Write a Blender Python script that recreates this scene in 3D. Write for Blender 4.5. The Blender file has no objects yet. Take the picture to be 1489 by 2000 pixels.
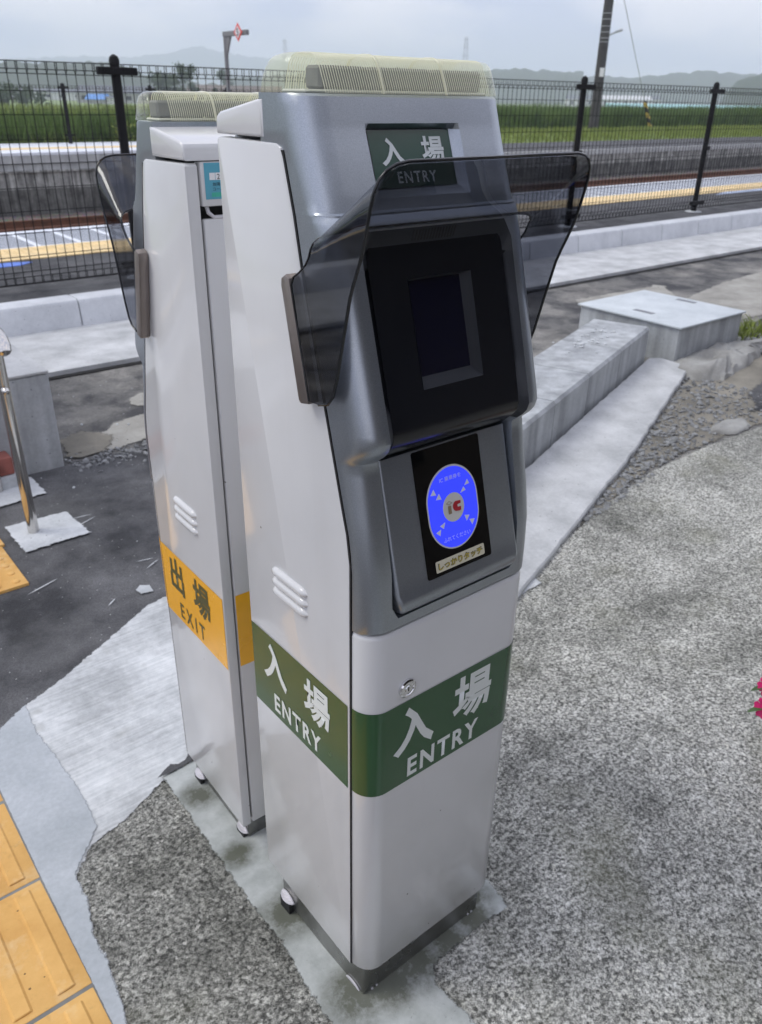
import bpy, bmesh, math, random
from mathutils import Vector, Matrix, Euler, noise
from mathutils.geometry import delaunay_2d_cdt
random.seed(7)
C = bpy.context.scene.collection
SC = bpy.context.scene
R_ = math.radians

# ------------------------------------------------------------------ camera, sky, sun, exposure
# world axes: x along the fronts of the two gates (and the track), y away from the viewer towards the track, z up
cam = bpy.data.objects.new('camera', bpy.data.cameras.new('camera'))
C.objects.link(cam)
cam.matrix_world = Matrix(((0.780205, 0.277165, -0.560767, -0.498582),
                           (-0.625309, 0.369104, -0.687569, -0.668282),
                           (0.016411, 0.887097, 0.461291, 1.37),
                           (0, 0, 0, 1)))
cd = cam.data
cd.sensor_fit = 'VERTICAL'; cd.sensor_height = 36; cd.sensor_width = 36; cd.lens = 28.08
cd.clip_start = 0.02; cd.clip_end = 20000
cd.dof.use_dof = True; cd.dof.focus_distance = 0.95; cd.dof.aperture_fstop = 11
SC.camera = cam

SUN_EL, SUN_DIR = R_(52), Vector((-0.80, 0.60, 0)).normalized()
sun_vec = Vector((SUN_DIR.x*math.cos(SUN_EL), SUN_DIR.y*math.cos(SUN_EL), math.sin(SUN_EL)))
SUN_ROT = math.atan2(SUN_DIR.x, SUN_DIR.y)
W = bpy.data.worlds.new("World"); SC.world = W; W.use_nodes = True
nt = W.node_tree; nt.nodes.clear()
def wn(t, **k):
    n = nt.nodes.new(t)
    for a, b in k.items(): setattr(n, a, b)
    return n
sky = wn('ShaderNodeTexSky', sky_type='NISHITA', sun_disc=False)
sky.sun_elevation = SUN_EL; sky.sun_rotation = SUN_ROT
sky.air_density = 1.3; sky.dust_density = 3.0
wb = wn('ShaderNodeBackground'); wb.inputs['Strength'].default_value = 0.07
wo = wn('ShaderNodeOutputWorld')
tc = wn('ShaderNodeTexCoord')
mp = wn('ShaderNodeMapping'); mp.inputs['Scale'].default_value = (2.4, 2.4, 9.0)
nz = wn('ShaderNodeTexNoise'); nz.inputs['Scale'].default_value = 1.6; nz.inputs['Detail'].default_value = 6; nz.inputs['Roughness'].default_value = 0.5
cr = wn('ShaderNodeValToRGB')
cr.color_ramp.elements[0].position = 0.43; cr.color_ramp.elements[0].color = (7.0, 7.75, 10.6, 1)
cr.color_ramp.elements[1].position = 0.585; cr.color_ramp.elements[1].color = (13.8, 13.4, 14.0, 1)
mx = wn('ShaderNodeMixRGB'); mx.inputs['Fac'].default_value = 0.90
L = nt.links.new
L(tc.outputs['Generated'], mp.inputs['Vector']); L(mp.outputs['Vector'], nz.inputs['Vector'])
L(nz.outputs['Fac'], cr.inputs['Fac']); L(sky.outputs['Color'], mx.inputs['Color1']); L(cr.outputs['Color'], mx.inputs['Color2'])
L(mx.outputs['Color'], wb.inputs['Color']); L(wb.outputs['Background'], wo.inputs['Surface'])

sd = bpy.data.lights.new('sun', 'SUN'); sd.energy = 1.0; sd.angle = R_(25); sd.color = (1, 0.98, 0.90)
so = bpy.data.objects.new('sun', sd); C.objects.link(so)
so.rotation_euler = sun_vec.to_track_quat('Z', 'Y').to_euler(); so.location = sun_vec*30
SC.view_settings.view_transform = 'Standard'; SC.view_settings.look = 'None'
SC.view_settings.exposure = 0.58; SC.view_settings.gamma = 1; SC.view_settings.use_curve_mapping = False
SC.render.engine = 'CYCLES'
SC.cycles.max_bounces = 8; SC.cycles.transparent_max_bounces = 24; SC.cycles.volume_bounces = 2
SC.cycles.use_denoising = True

# ------------------------------------------------------------------ helpers: tags and materials
def tag(o, label=None, cat=None, group=None, kind=None):
    if label: o['label'] = label
    if cat: o['category'] = cat
    if group: o['group'] = group
    if kind: o['kind'] = kind
    return o
def empty(name, label, cat, loc=(0, 0, 0), rz=0, group=None):
    o = bpy.data.objects.new(name, None); C.objects.link(o)
    o.location = loc; o.rotation_euler = (0, 0, rz); o.empty_display_size = 0.1
    return tag(o, label, cat, group)

class NT:
    def __init__(s, name):
        s.m = bpy.data.materials.new(name); s.m.use_nodes = True
        s.t = s.m.node_tree; s.b = s.t.nodes['Principled BSDF']; s.out = s.t.nodes['Material Output']
    def n(s, t, ins=None, **k):
        n = s.t.nodes.new(t)
        for a, b in k.items(): setattr(n, a, b)
        for a, b in (ins or {}).items():
            if isinstance(b, bpy.types.NodeSocket): s.t.links.new(b, n.inputs[a])
            else: n.inputs[a].default_value = b
        return n
    def l(s, a, b): s.t.links.new(a, b)
    def coord(s, obj=True):
        return s.n('ShaderNodeTexCoord').outputs['Object'] if obj else s.n('ShaderNodeNewGeometry').outputs['Position']
    def noise(s, vec, scale, detail=4, rough=0.55):
        return s.n('ShaderNodeTexNoise', {'Vector': vec, 'Scale': scale, 'Detail': detail, 'Roughness': rough}).outputs['Fac']
    def ramp(s, fac, stops):
        r = s.n('ShaderNodeValToRGB', {'Fac': fac}); e = r.color_ramp.elements
        while len(e) < len(stops): e.new(0.5)
        for i, (p, c) in enumerate(stops):
            e[i].position = p; e[i].color = (c if len(c) == 4 else (*c, 1)) if not isinstance(c, (int, float)) else (c, c, c, 1)
        return r.outputs['Color']
    def mix(s, fac, a, b, mode='MIX'):
        n = s.n('ShaderNodeMixRGB', blend_type=mode)
        for k, v in (('Fac', fac), ('Color1', a), ('Color2', b)):
            if isinstance(v, bpy.types.NodeSocket): s.l(v, n.inputs[k])
            else: n.inputs[k].default_value = v if k == 'Fac' else (*v, 1)[:4]
        return n.outputs['Color']
    def math(s, op, a, b=0.0, clamp=False):
        n = s.n('ShaderNodeMath', operation=op, use_clamp=clamp)
        for i, v in enumerate((a, b)):
            if isinstance(v, bpy.types.NodeSocket): s.l(v, n.inputs[i])
            else: n.inputs[i].default_value = v
        return n.outputs[0]
    def bump(s, h, strength=0.3, dist=0.002):
        n = s.n('ShaderNodeBump', {'Height': h, 'Strength': strength, 'Distance': dist})
        s.l(n.outputs['Normal'], s.b.inputs['Normal'])
    def set(s, **k):
        for a, b in k.items():
            a = a.replace('_', ' ')
            if isinstance(b, bpy.types.NodeSocket): s.l(b, s.b.inputs[a])
            else: s.b.inputs[a].default_value = (*b, 1) if isinstance(b, tuple) and len(b) == 3 else b
        return s
MATS = {}
def simple(name, col, rough=0.5, metal=0.0, var=0.12, scale=30, bump=0.0, bscale=200, coat=0.0, spec=0.5):
    if name in MATS: return MATS[name]
    s = NT(name); v = s.coord()
    f = s.noise(v, scale, 5)
    lo = tuple(c*(1-var) for c in col); hi = tuple(min(1, c*(1+var)) for c in col)
    s.set(Base_Color=s.ramp(f, [(0.3, lo), (0.7, hi)]), Metallic=metal, Coat_Weight=coat, Coat_Roughness=0.08)
    s.b.inputs['Specular IOR Level'].default_value = spec
    s.set(Roughness=s.ramp(s.noise(v, scale*0.6, 3), [(0.3, max(0.02, rough*0.85)), (0.7, min(1, rough*1.15))]))
    if bump: s.bump(s.noise(v, bscale, 3), bump, 0.001)
    MATS[name] = s.m
    return s.m

# ------------------------------------------------------------------ helpers: meshes
class MB:
    def __init__(s): s.bm = bmesh.new(); s.mi = 0
    def face(s, vs, mi=None):
        try: f = s.bm.faces.new(vs)
        except ValueError: return None
        f.material_index = s.mi if mi is None else mi
        return f
    def verts(s, pts): return [s.bm.verts.new(p) for p in pts]
    def box(s, x0, x1, y0, y1, z0, z1, bev=0, seg=2):
        t = bmesh.new()
        bmesh.ops.create_cube(t, size=1)
        for v in t.verts: v.co = Vector(((x0+x1)/2 + v.co.x*(x1-x0), (y0+y1)/2 + v.co.y*(y1-y0), (z0+z1)/2 + v.co.z*(z1-z0)))
        if bev: bmesh.ops.bevel(t, geom=t.edges[:], offset=bev, segments=seg, affect='EDGES', profile=0.5)
        s.add(t)
    def add(s, t, mat=None):
        me = bpy.data.meshes.new('tmp'); t.to_mesh(me); t.free()
        if mat is not None: me.transform(mat)
        n0 = len(s.bm.faces); s.bm.from_mesh(me); bpy.data.meshes.remove(me)
        s.bm.faces.ensure_lookup_table()
        for i in range(n0, len(s.bm.faces)): s.bm.faces[i].material_index = s.mi
    def prism(s, poly, fn, d0, d1, bev=0, seg=2):
        """2-D polygon, fn(a, b, d) -> 3-D point, extruded d0..d1"""
        t = bmesh.new()
        A = [t.verts.new(fn(a, b, d0)) for a, b in poly]; B = [t.verts.new(fn(a, b, d1)) for a, b in poly]
        n = len(poly)
        fa = t.faces.new(A[::-1]); fb = t.faces.new(B)
        for i in range(n): t.faces.new((A[i], A[(i+1) % n], B[(i+1) % n], B[i]))
        bmesh.ops.recalc_face_normals(t, faces=t.faces[:])
        if bev: bmesh.ops.bevel(t, geom=list(fa.edges)+list(fb.edges), offset=bev, segments=seg, affect='EDGES', profile=0.5)
        s.add(t)
    def loft(s, rows, closed=True, caps=True, mi=None):
        V = [s.verts(r) for r in rows]; n = len(rows[0])
        for i in range(len(V)-1):
            for j in range(n if closed else n-1):
                k = (j+1) % n
                s.face((V[i][j], V[i][k], V[i+1][k], V[i+1][j]), mi)
        if caps and closed:
            s.face(V[0][::-1], mi); s.face(V[-1], mi)
        return V
    def tube(s, pts, r, n=12, caps=True, dome=False):
        pts = [Vector(p) for p in pts]; rows = []
        rr = r if isinstance(r, (list, tuple)) else [r]*len(pts)
        prev = None
        for i, p in enumerate(pts):
            d = (pts[min(i+1, len(pts)-1)] - pts[max(i-1, 0)]).normalized()
            if prev is None:
                a = d.orthogonal().normalized()
            else:
                a = (prev - d*prev.dot(d)).normalized()
            prev = a; b = d.cross(a)
            rows.append([p + (a*math.cos(2*math.pi*k/n) + b*math.sin(2*math.pi*k/n))*rr[i] for k in range(n)])
        s.loft(rows, True, caps)
    def lathe(s, prof, origin, axis, n=24, closed=False):
        origin = Vector(origin); axis = Vector(axis).normalized(); a = axis.orthogonal().normalized(); b = axis.cross(a)
        rows = [[origin + axis*h + (a*math.cos(2*math.pi*k/n)+b*math.sin(2*math.pi*k/n))*r for k in range(n)] for r, h in prof]
        s.loft(rows, True, True)
    def build(s, name, mats, parent=None, smooth=35, recalc=True, loc=None):
        me = bpy.data.meshes.new(name)
        if recalc: bmesh.ops.recalc_face_normals(s.bm, faces=s.bm.faces[:])
        s.bm.to_mesh(me); s.bm.free()
        for m in (mats if isinstance(mats, (list, tuple)) else [mats]): me.materials.append(m)
        if smooth:
            me.polygons.foreach_set('use_smooth', [True]*len(me.polygons))
            me.set_sharp_from_angle(angle=R_(smooth))
        o = bpy.data.objects.new(name, me); C.objects.link(o)
        if parent: o.parent = parent
        if loc: o.location = loc
        return o

def text_mesh(name, s, center, xax, yax, w, h, mat, parent, bold=0.0, lift=0.0006, sp=1.0):
    """flat lettering fitted to w x h around center, in the plane xax / yax"""
    c = bpy.data.curves.new('t', 'FONT'); c.body = s; c.size = 1.0; c.offset = bold; c.resolution_u = 4; c.space_character = sp
    o = bpy.data.objects.new('t', c); C.objects.link(o)
    dg = bpy.context.evaluated_depsgraph_get(); dg.update()
    me = bpy.data.meshes.new_from_object(o.evaluated_get(dg))
    bpy.data.objects.remove(o); bpy.data.curves.remove(c)
    xs = [v.co.x for v in me.vertices]; ys = [v.co.y for v in me.vertices]
    if not xs: return None
    x0, x1, y0, y1 = min(xs), max(xs), min(ys), max(ys)
    X = Vector(xax).normalized(); Y = Vector(yax).normalized(); N = X.cross(Y); ct = Vector(center)
    for v in me.vertices:
        a = ((v.co.x-x0)/(x1-x0)-0.5)*w; b = ((v.co.y-y0)/(y1-y0)-0.5)*h
        v.co = ct + X*a + Y*b + N*lift
    me.materials.clear(); me.materials.append(mat); me.name = name
    ob = bpy.data.objects.new(name, me); C.objects.link(ob)
    if parent: ob.parent = parent
    return ob

# ------------------------------------------------------------------ materials
def m_body():
    s = NT('white_panel_paint'); v = s.coord()
    f = s.noise(v, 3.0, 4)
    c = s.ramp(f, [(0.3, (0.61, 0.61, 0.61)), (0.7, (0.68, 0.68, 0.678))])
    sp = s.n('ShaderNodeTexVoronoi', {'Vector': v, 'Scale': 14.0}).outputs['Distance']
    c = s.mix(s.math('LESS_THAN', sp, 0.025), c, (0.25, 0.24, 0.22))
    mpn = s.n('ShaderNodeMapping', {'Vector': v, 'Scale': (60, 60, 2.5)})
    st = s.n('ShaderNodeTexNoise', {'Vector': mpn.outputs[0], 'Scale': 1.0, 'Detail': 4.0}).outputs['Fac']
    c = s.mix(s.ramp(st, [(0.58, 0.0), (0.85, 0.07)]), c, (0.40, 0.38, 0.34))
    lowz = s.ramp(s.math('ADD', s.n('ShaderNodeSeparateXYZ', {'Vector': v}).outputs[2], s.math('MULTIPLY', s.noise(v, 22, 5, 0.7), 0.10)), [(0.10, 0.30), (0.19, 0.0)])
    c = s.mix(lowz, c, (0.34, 0.33, 0.29))
    s.set(Base_Color=c, Roughness=0.22, Coat_Weight=0.55, Coat_Roughness=0.06)
    s.bump(s.noise(v, 9, 2), 0.05, 0.002)
    return s.m
def m_silver():
    s = NT('silver_grey_paint'); v = s.coord()
    f = s.noise(v, 900, 2)
    s.set(Base_Color=s.ramp(f, [(0.3, (0.33, 0.36, 0.395)), (0.7, (0.43, 0.46, 0.50))]), Metallic=0.88, Roughness=0.33)
    s.bump(f, 0.03, 0.0005)
    return s.m
def fresnel(s, ior):
    bf = s.n('ShaderNodeNewGeometry').outputs['Backfacing']
    i = s.math('ADD', s.math('MULTIPLY', bf, 1/ior-ior), ior)
    return s.n('ShaderNodeFresnel', {'IOR': i})
def m_visor():
    s = NT('smoked_acrylic')
    tr = s.n('ShaderNodeBsdfTransparent', {'Color': (0.44, 0.45, 0.48, 1)})
    gl = s.n('ShaderNodeBsdfGlossy', {'Color': (1, 1, 1, 1), 'Roughness': 0.03})
    fr = fresnel(s, 1.55)
    mxs = s.n('ShaderNodeMixShader', {'Fac': fr.outputs[0]})
    s.l(tr.outputs[0], mxs.inputs[1]); s.l(gl.outputs[0], mxs.inputs[2]); s.l(mxs.outputs[0], s.out.inputs['Surface'])
    return s.m
def m_clear(name, col, alpha_white, rough=0.12, ior=1.45):
    s = NT(name)
    tr = s.n('ShaderNodeBsdfTransparent', {'Color': (*col, 1)})
    df = s.n('ShaderNodeBsdfTranslucent', {'Color': (*col, 1)})
    dd = s.n('ShaderNodeBsdfDiffuse', {'Color': (*col, 1)})
    m0 = s.n('ShaderNodeMixShader', {'Fac': 0.5}); s.l(df.outputs[0], m0.inputs[1]); s.l(dd.outputs[0], m0.inputs[2])
    m1 = s.n('ShaderNodeMixShader', {'Fac': alpha_white}); s.l(tr.outputs[0], m1.inputs[1]); s.l(m0.outputs[0], m1.inputs[2])
    gl = s.n('ShaderNodeBsdfGlossy', {'Color': (1, 1, 1, 1), 'Roughness': rough})
    fr = fresnel(s, ior)
    m2 = s.n('ShaderNodeMixShader', {'Fac': fr.outputs[0]})
    s.l(m1.outputs[0], m2.inputs[1]); s.l(gl.outputs[0], m2.inputs[2]); s.l(m2.outputs[0], s.out.inputs['Surface'])
    return s.m
M_RECESS = simple('dark_recess_paint', (0.028, 0.031, 0.037), 0.38, var=0.05, spec=0.35)
M_VEDGE = simple('polished_acrylic_edge', (0.012, 0.013, 0.015), 0.15)
M_BODY, M_SILVER, M_VISOR = m_body(), m_silver(), m_visor()
M_LENS = m_clear('clear_lens_plastic', (0.98, 0.975, 0.87), 0.075, 0.08, 1.30)
M_RIB = m_clear('yellowed_lens_rib', (0.95, 0.945, 0.82), 0.70, 0.2)
M_BLACK = simple('black_gloss_panel', (0.006, 0.007, 0.010), 0.22, var=0.05)
M_SCREEN = simple('dark_screen_glass', (0.003, 0.0035, 0.013), 0.10, var=0.05)
M_BEZEL = simple('dark_grey_bezel', (0.016, 0.018, 0.023), 0.5, spec=0.25, var=0.05)
M_READER = simple('reader_black_glass', (0.003, 0.003, 0.003), 0.05, var=0.0)
M_GAP = simple('dark_gap', (0.012, 0.012, 0.013), 0.7)
M_GREEN = simple('green_band_film', (0.022, 0.085, 0.028), 0.24, var=0.04, coat=0.2)
M_SIGNG = simple('green_sign_glass', (0.012, 0.060, 0.038), 0.18, var=0.04)
M_ORANGE = simple('orange_band_film', (0.93, 0.46, 0.030), 0.26, var=0.04, coat=0.2)
M_WHITEL = simple('white_lettering', (0.72, 0.75, 0.72), 0.4, var=0.02)
M_DARKL = simple('olive_dark_lettering', (0.105, 0.095, 0.035), 0.4, var=0.02)
M_STEEL = simple('plinth_steel', (0.25, 0.25, 0.24), 0.27, 0.85, var=0.25, scale=14)
M_BRACKET = simple('bronze_bracket_metal', (0.27, 0.235, 0.215), 0.33, 0.75, var=0.05)
M_TAB = simple('pale_steel_tab', (0.60, 0.585, 0.61), 0.38, 0.25)
M_CHROME = simple('chrome', (0.75, 0.75, 0.76), 0.12, 1.0, var=0.02)
M_STAIN = simple('stainless_tube', (0.62, 0.60, 0.57), 0.11, 1.0, var=0.03)
M_LED = simple('grey_lamp_board', (0.19, 0.20, 0.215), 0.5)
M_LEDW = simple('pale_lamp_frame', (0.5, 0.52, 0.52), 0.4)
M_CREAM = simple('cream_sticker', (0.62, 0.58, 0.44), 0.4, var=0.03)
M_GOLD = simple('gold_lettering', (0.55, 0.44, 0.06), 0.4, var=0.03)
M_INK = simple('black_ink', (0.01, 0.01, 0.01), 0.5)
M_TEAL = simple('teal_sticker', (0.10, 0.36, 0.47), 0.4, var=0.05)
M_TEALG = simple('green_ink', (0.06, 0.45, 0.33), 0.4)
M_PAPER = simple('white_paper', (0.8, 0.8, 0.8), 0.5, var=0.02)
M_RED = simple('red_mark', (0.42, 0.02, 0.03), 0.4, var=0.02)
M_BROWN = simple('brown_mark', (0.27, 0.20, 0.12), 0.4, var=0.02)
M_MARKG = simple('grey_mark', (0.62, 0.61, 0.57), 0.4, var=0.02)
def m_blue():
    s = NT('backlit_blue'); s.set(Base_Color=(0.03, 0.05, 0.5), Roughness=0.2)
    s.b.inputs['Emission Color'].default_value = (0.03, 0.045, 0.85, 1); s.b.inputs['Emission Strength'].default_value = 0.7
    return s.m
M_BLUE = m_blue()
M_PALE = simple('pale_blue_lettering', (0.72, 0.74, 0.90), 0.4, var=0.02)
M_FAINT = simple('faint_blue_lettering', (0.55, 0.58, 0.92), 0.4, var=0.02)

# ------------------------------------------------------------------ ground
def gz(v):
    return 0.0 if v < 0 else max(-0.1*v, -0.06)

def m_ground():
    s = NT('near_ground'); p = s.coord(False)
    big = s.noise(p, 0.9, 5, 0.6); mid = s.noise(p, 3.2, 6, 0.65); fine = s.noise(p, 60, 5, 0.7); grit = s.noise(p, 220, 3, 0.7)
    a = s.ramp(big, [(0.42, (0.040, 0.040, 0.043)), (0.50, (0.085, 0.083, 0.080)), (0.54, (0.19, 0.182, 0.165)), (0.66, (0.29, 0.28, 0.255))])
    b = s.ramp(mid, [(0.40, (0.038, 0.038, 0.041)), (0.56, (0.27, 0.262, 0.24))])
    c = s.mix(0.42, a, b)
    c = s.mix(0.55, c, s.ramp(fine, [(0.3, 0.25), (0.7, 0.8)]), 'OVERLAY')
    c = s.mix(0.35, c, s.ramp(grit, [(0.35, 0.2), (0.65, 0.85)]), 'OVERLAY')
    s.set(Base_Color=c, Roughness=0.85)
    s.bump(s.math('ADD', fine, s.math('MULTIPLY', grit, 0.5)), 0.5, 0.008)
    return s.m
def m_field():
    s = NT('field_grass_ground'); p = s.coord(False)
    a = s.ramp(s.noise(p, 0.02, 4), [(0.35, (0.12, 0.19, 0.045)), (0.65, (0.22, 0.28, 0.09))])
    b = s.ramp(s.noise(p, 0.9, 6, 0.7), [(0.3, 0.25), (0.7, 0.78)])
    s.set(Base_Color=s.mix(0.7, a, b, 'OVERLAY'), Roughness=0.9)
    return s.m
def m_ballast():
    s = NT('track_ballast'); p = s.coord(False)
    v = s.n('ShaderNodeTexVoronoi', {'Vector': p, 'Scale': 18.0})
    s.set(Base_Color=s.mix(0.5, s.ramp(s.noise(p, 2, 4), [(0.3, (0.10, 0.08, 0.065)), (0.7, (0.21, 0.185, 0.16))]), v.outputs['Color'], 'OVERLAY'), Roughness=0.9)
    s.bump(v.outputs['Distance'], 0.6, 0.03)
    return s.m
def m_agg(name='exposed_aggregate', k=1.0):
    s = NT(name); p = s.coord(False)
    wob = s.n('ShaderNodeVectorMath', {0: p, 1: s.n('ShaderNodeVectorMath', {0: s.n('ShaderNodeTexNoise', {'Vector': p, 'Scale': 220.0, 'Detail': 2.0}).outputs['Color'], 'Scale': 0.008}, operation='SCALE').outputs[0]}, operation='ADD').outputs[0]
    v1 = s.n('ShaderNodeTexVoronoi', {'Vector': wob, 'Scale': 150.0}); v2 = s.n('ShaderNodeTexVoronoi', {'Vector': wob, 'Scale': 62.0})
    g1 = s.ramp(s.n('ShaderNodeSeparateColor', {'Color': v1.outputs['Color']}).outputs['Red'],
                [(0.10, (0.055, 0.056, 0.050)), (0.40, (0.17, 0.173, 0.163)), (0.60, (0.40, 0.402, 0.38)), (0.85, (0.70, 0.695, 0.655))])
    n1 = s.noise(p, 138, 5, 0.78)
    c = s.mix(0.66, g1, s.ramp(n1, [(0.40, (0.050, 0.050, 0.045)), (0.49, (0.27, 0.27, 0.252)), (0.59, (0.76, 0.755, 0.715))]))
    # sparse dark pebbles
    peb = s.math('MULTIPLY', s.math('LESS_THAN', v2.outputs['Distance'], s.math('MULTIPLY', s.noise(p, 300, 2), 0.55)), s.math('GREATER_THAN', s.n('ShaderNodeSeparateColor', {'Color': v2.outputs['Color']}).outputs['Green'], 0.86))
    c = s.mix(s.math('MULTIPLY', peb, 0.75), c, (0.055, 0.057, 0.053))
    big = s.math('ADD', s.math('MULTIPLY', s.noise(p, 1.5, 5, 0.6), 0.62), s.math('MULTIPLY', s.noise(p, 6.5, 4, 0.6), 0.38))
    c = s.mix(1.0, c, s.ramp(big, [(0.35, (0.44*k, 0.445*k, 0.41*k)), (0.47, (0.84*k, 0.84*k, 0.80*k)), (0.60, (1.22*k, 1.215*k, 1.17*k))]), 'MULTIPLY')
    md = s.noise(p, 34, 5, 0.7)
    c = s.mix(0.55, c, s.ramp(md, [(0.34, 0.22), (0.66, 0.76)]), 'OVERLAY')
    lv = s.n('ShaderNodeTexVoronoi', {'Vector': wob, 'Scale': 78.0})
    lp_ = s.math('MULTIPLY', s.math('LESS_THAN', lv.outputs['Distance'], s.math('MULTIPLY', s.noise(p, 260, 2), 0.5)), s.math('GREATER_THAN', s.n('ShaderNodeSeparateColor', {'Color': lv.outputs['Color']}).outputs['Blue'], 0.88))
    c = s.mix(s.math('MULTIPLY', lp_, 0.7), c, (0.60, 0.585, 0.54))
    moss = s.noise(p, 2.6, 4, 0.6)
    c = s.mix(s.math('MULTIPLY', s.ramp(moss, [(0.55, 0.0), (0.72, 1.0)]), 0.42), c, (0.17, 0.172, 0.105))
    s.set(Base_Color=c, Roughness=0.88)
    s.bump(s.math('ADD', n1, s.math('MULTIPLY', v1.outputs['Distance'], -0.8)), 0.7, 0.004)
    return s.m
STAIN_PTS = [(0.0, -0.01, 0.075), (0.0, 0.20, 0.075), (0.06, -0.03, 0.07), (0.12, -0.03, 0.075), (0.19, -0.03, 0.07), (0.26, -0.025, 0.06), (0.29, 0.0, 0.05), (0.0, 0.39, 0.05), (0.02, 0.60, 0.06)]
def m_pad():
    s = NT('smooth_mortar_pad'); p = s.coord(False)
    c = s.ramp(s.noise(p, 14, 6, 0.65), [(0.3, (0.29, 0.31, 0.295)), (0.7, (0.53, 0.555, 0.54))])
    sep = s.n('ShaderNodeSeparateXYZ', {'Vector': p})
    tot = None
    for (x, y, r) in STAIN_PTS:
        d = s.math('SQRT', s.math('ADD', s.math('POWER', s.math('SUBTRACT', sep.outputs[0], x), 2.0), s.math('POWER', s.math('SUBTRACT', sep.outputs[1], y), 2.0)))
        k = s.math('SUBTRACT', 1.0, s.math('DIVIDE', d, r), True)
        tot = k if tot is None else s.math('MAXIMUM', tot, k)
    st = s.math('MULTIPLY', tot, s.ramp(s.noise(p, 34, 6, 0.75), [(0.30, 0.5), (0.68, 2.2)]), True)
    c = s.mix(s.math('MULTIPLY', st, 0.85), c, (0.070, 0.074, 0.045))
    spk = s.noise(p, 170, 3, 0.7)
    c = s.mix(s.ramp(spk, [(0.66, 0.0), (0.72, 0.5)]), c, (0.14, 0.14, 0.13))
    s.set(Base_Color=c, Roughness=0.8); s.bump(spk, 0.15, 0.003)
    return s.m
def m_broom():
    s = NT('broomed_concrete'); p = s.coord(False)
    mpn = s.n('ShaderNodeMapping', {'Vector': p, 'Rotation': (0, 0, R_(12)), 'Scale': (5, 130, 20)})
    st = s.n('ShaderNodeTexNoise', {'Vector': mpn.outputs[0], 'Scale': 1.0, 'Detail': 4.0}).outputs['Fac']
    c = s.ramp(s.noise(p, 5, 6, 0.6), [(0.32, (0.40, 0.415, 0.42)), (0.68, (0.65, 0.67, 0.675))])
    c = s.mix(0.36, c, s.ramp(st, [(0.3, 0.28), (0.7, 0.70)]), 'OVERLAY')
    f2 = s.noise(p, 48, 5, 0.75)
    c = s.mix(0.45, c, s.ramp(f2, [(0.3, 0.30), (0.7, 0.68)]), 'OVERLAY')
    spot = s.noise(p, 7.5, 3)
    c = s.mix(s.ramp(spot, [(0.63, 0.0), (0.76, 0.6)]), c, (0.24, 0.24, 0.21))
    s.set(Base_Color=c, Roughness=0.85); s.bump(st, 0.3, 0.004)
    return s.m
def m_asphalt(name='new_asphalt', k=1.0):
    s = NT(name); p = s.coord(False)
    c = s.ramp(s.noise(p, 3.5, 6, 0.65), [(0.34, (0.026*k, 0.027*k, 0.030*k)), (0.68, (0.130*k, 0.130*k, 0.134*k))])
    g = s.noise(p, 240, 3, 0.75)
    c = s.mix(0.5, c, s.ramp(g, [(0.35, 0.18), (0.62, 0.80)]), 'OVERLAY')
    v = s.n('ShaderNodeTexVoronoi', {'Vector': p, 'Scale': 34.0})
    c = s.mix(s.math('LESS_THAN', v.outputs['Distance'], 0.075), c, (0.34, 0.34, 0.33))
    dust = s.noise(p, 1.3, 5, 0.7)
    c = s.mix(s.ramp(dust, [(0.52, 0.0), (0.75, 0.35)]), c, (0.19, 0.19, 0.185))
    s.set(Base_Color=c, Roughness=0.85); s.bump(g, 0.5, 0.005)
    return s.m
def m_concrete(name, lo, hi, streak=0.0, spots=True):
    s = NT(name); p = s.coord(False)
    c = s.ramp(s.noise(p, 4.5, 7, 0.62), [(0.3, lo), (0.7, hi)])
    if streak:
        mpn = s.n('ShaderNodeMapping', {'Vector': p, 'Scale': (9, 9, 0.8)})
        st = s.n('ShaderNodeTexNoise', {'Vector': mpn.outputs[0], 'Scale': 1.5, 'Detail': 5.0}).outputs['Fac']
        c = s.mix(streak, c, s.ramp(st, [(0.35, 0.18), (0.65, 0.75)]), 'OVERLAY')
    if spots:
        v = s.n('ShaderNodeTexVoronoi', {'Vector': p, 'Scale': 28.0})
        c = s.mix(s.math('LESS_THAN', v.outputs['Distance'], 0.07), c, tuple(x*0.35 for x in lo))
    f = s.noise(p, 90, 3, 0.6)
    c = s.mix(0.25, c, s.ramp(f, [(0.3, 0.35), (0.7, 0.65)]), 'OVERLAY')
    s.set(Base_Color=c, Roughness=0.85); s.bump(f, 0.2, 0.003)
    return s.m
M_GROUND, M_FIELD, M_BALLAST, M_AGG, M_AGGD, M_PAD, M_BROOM = m_ground(), m_field(), m_ballast(), m_agg(), m_agg('dark_exposed_aggregate', 0.70), m_pad(), m_broom()
M_ASPH = m_asphalt(); M_ASPHP = m_asphalt('platform_asphalt', 0.75)
M_CONC = m_concrete('pale_kerb_concrete', (0.50, 0.52, 0.54), (0.68, 0.70, 0.72))
M_GUTTER = m_concrete('gutter_concrete', (0.36, 0.37, 0.37), (0.62, 0.63, 0.63))
M_BLOCK = m_concrete('block_concrete', (0.31, 0.325, 0.335), (0.47, 0.49, 0.50), 0.36)
M_OLDDARK = m_concrete('dark_platform_wall_concrete', (0.045, 0.045, 0.041), (0.17, 0.17, 0.158), 0.8)  # darker tone for the lower part of the opposite walls
M_OLDWALL = m_concrete('old_platform_wall_concrete', (0.15, 0.15, 0.14), (0.42, 0.42, 0.395), 0.85)
M_NEWWALL = m_concrete('upper_platform_concrete', (0.33, 0.34, 0.34), (0.50, 0.51, 0.50), 0.2)

def frange(a, b, n): return [a+(b-a)*i/n for i in range(n+1)]
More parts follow.
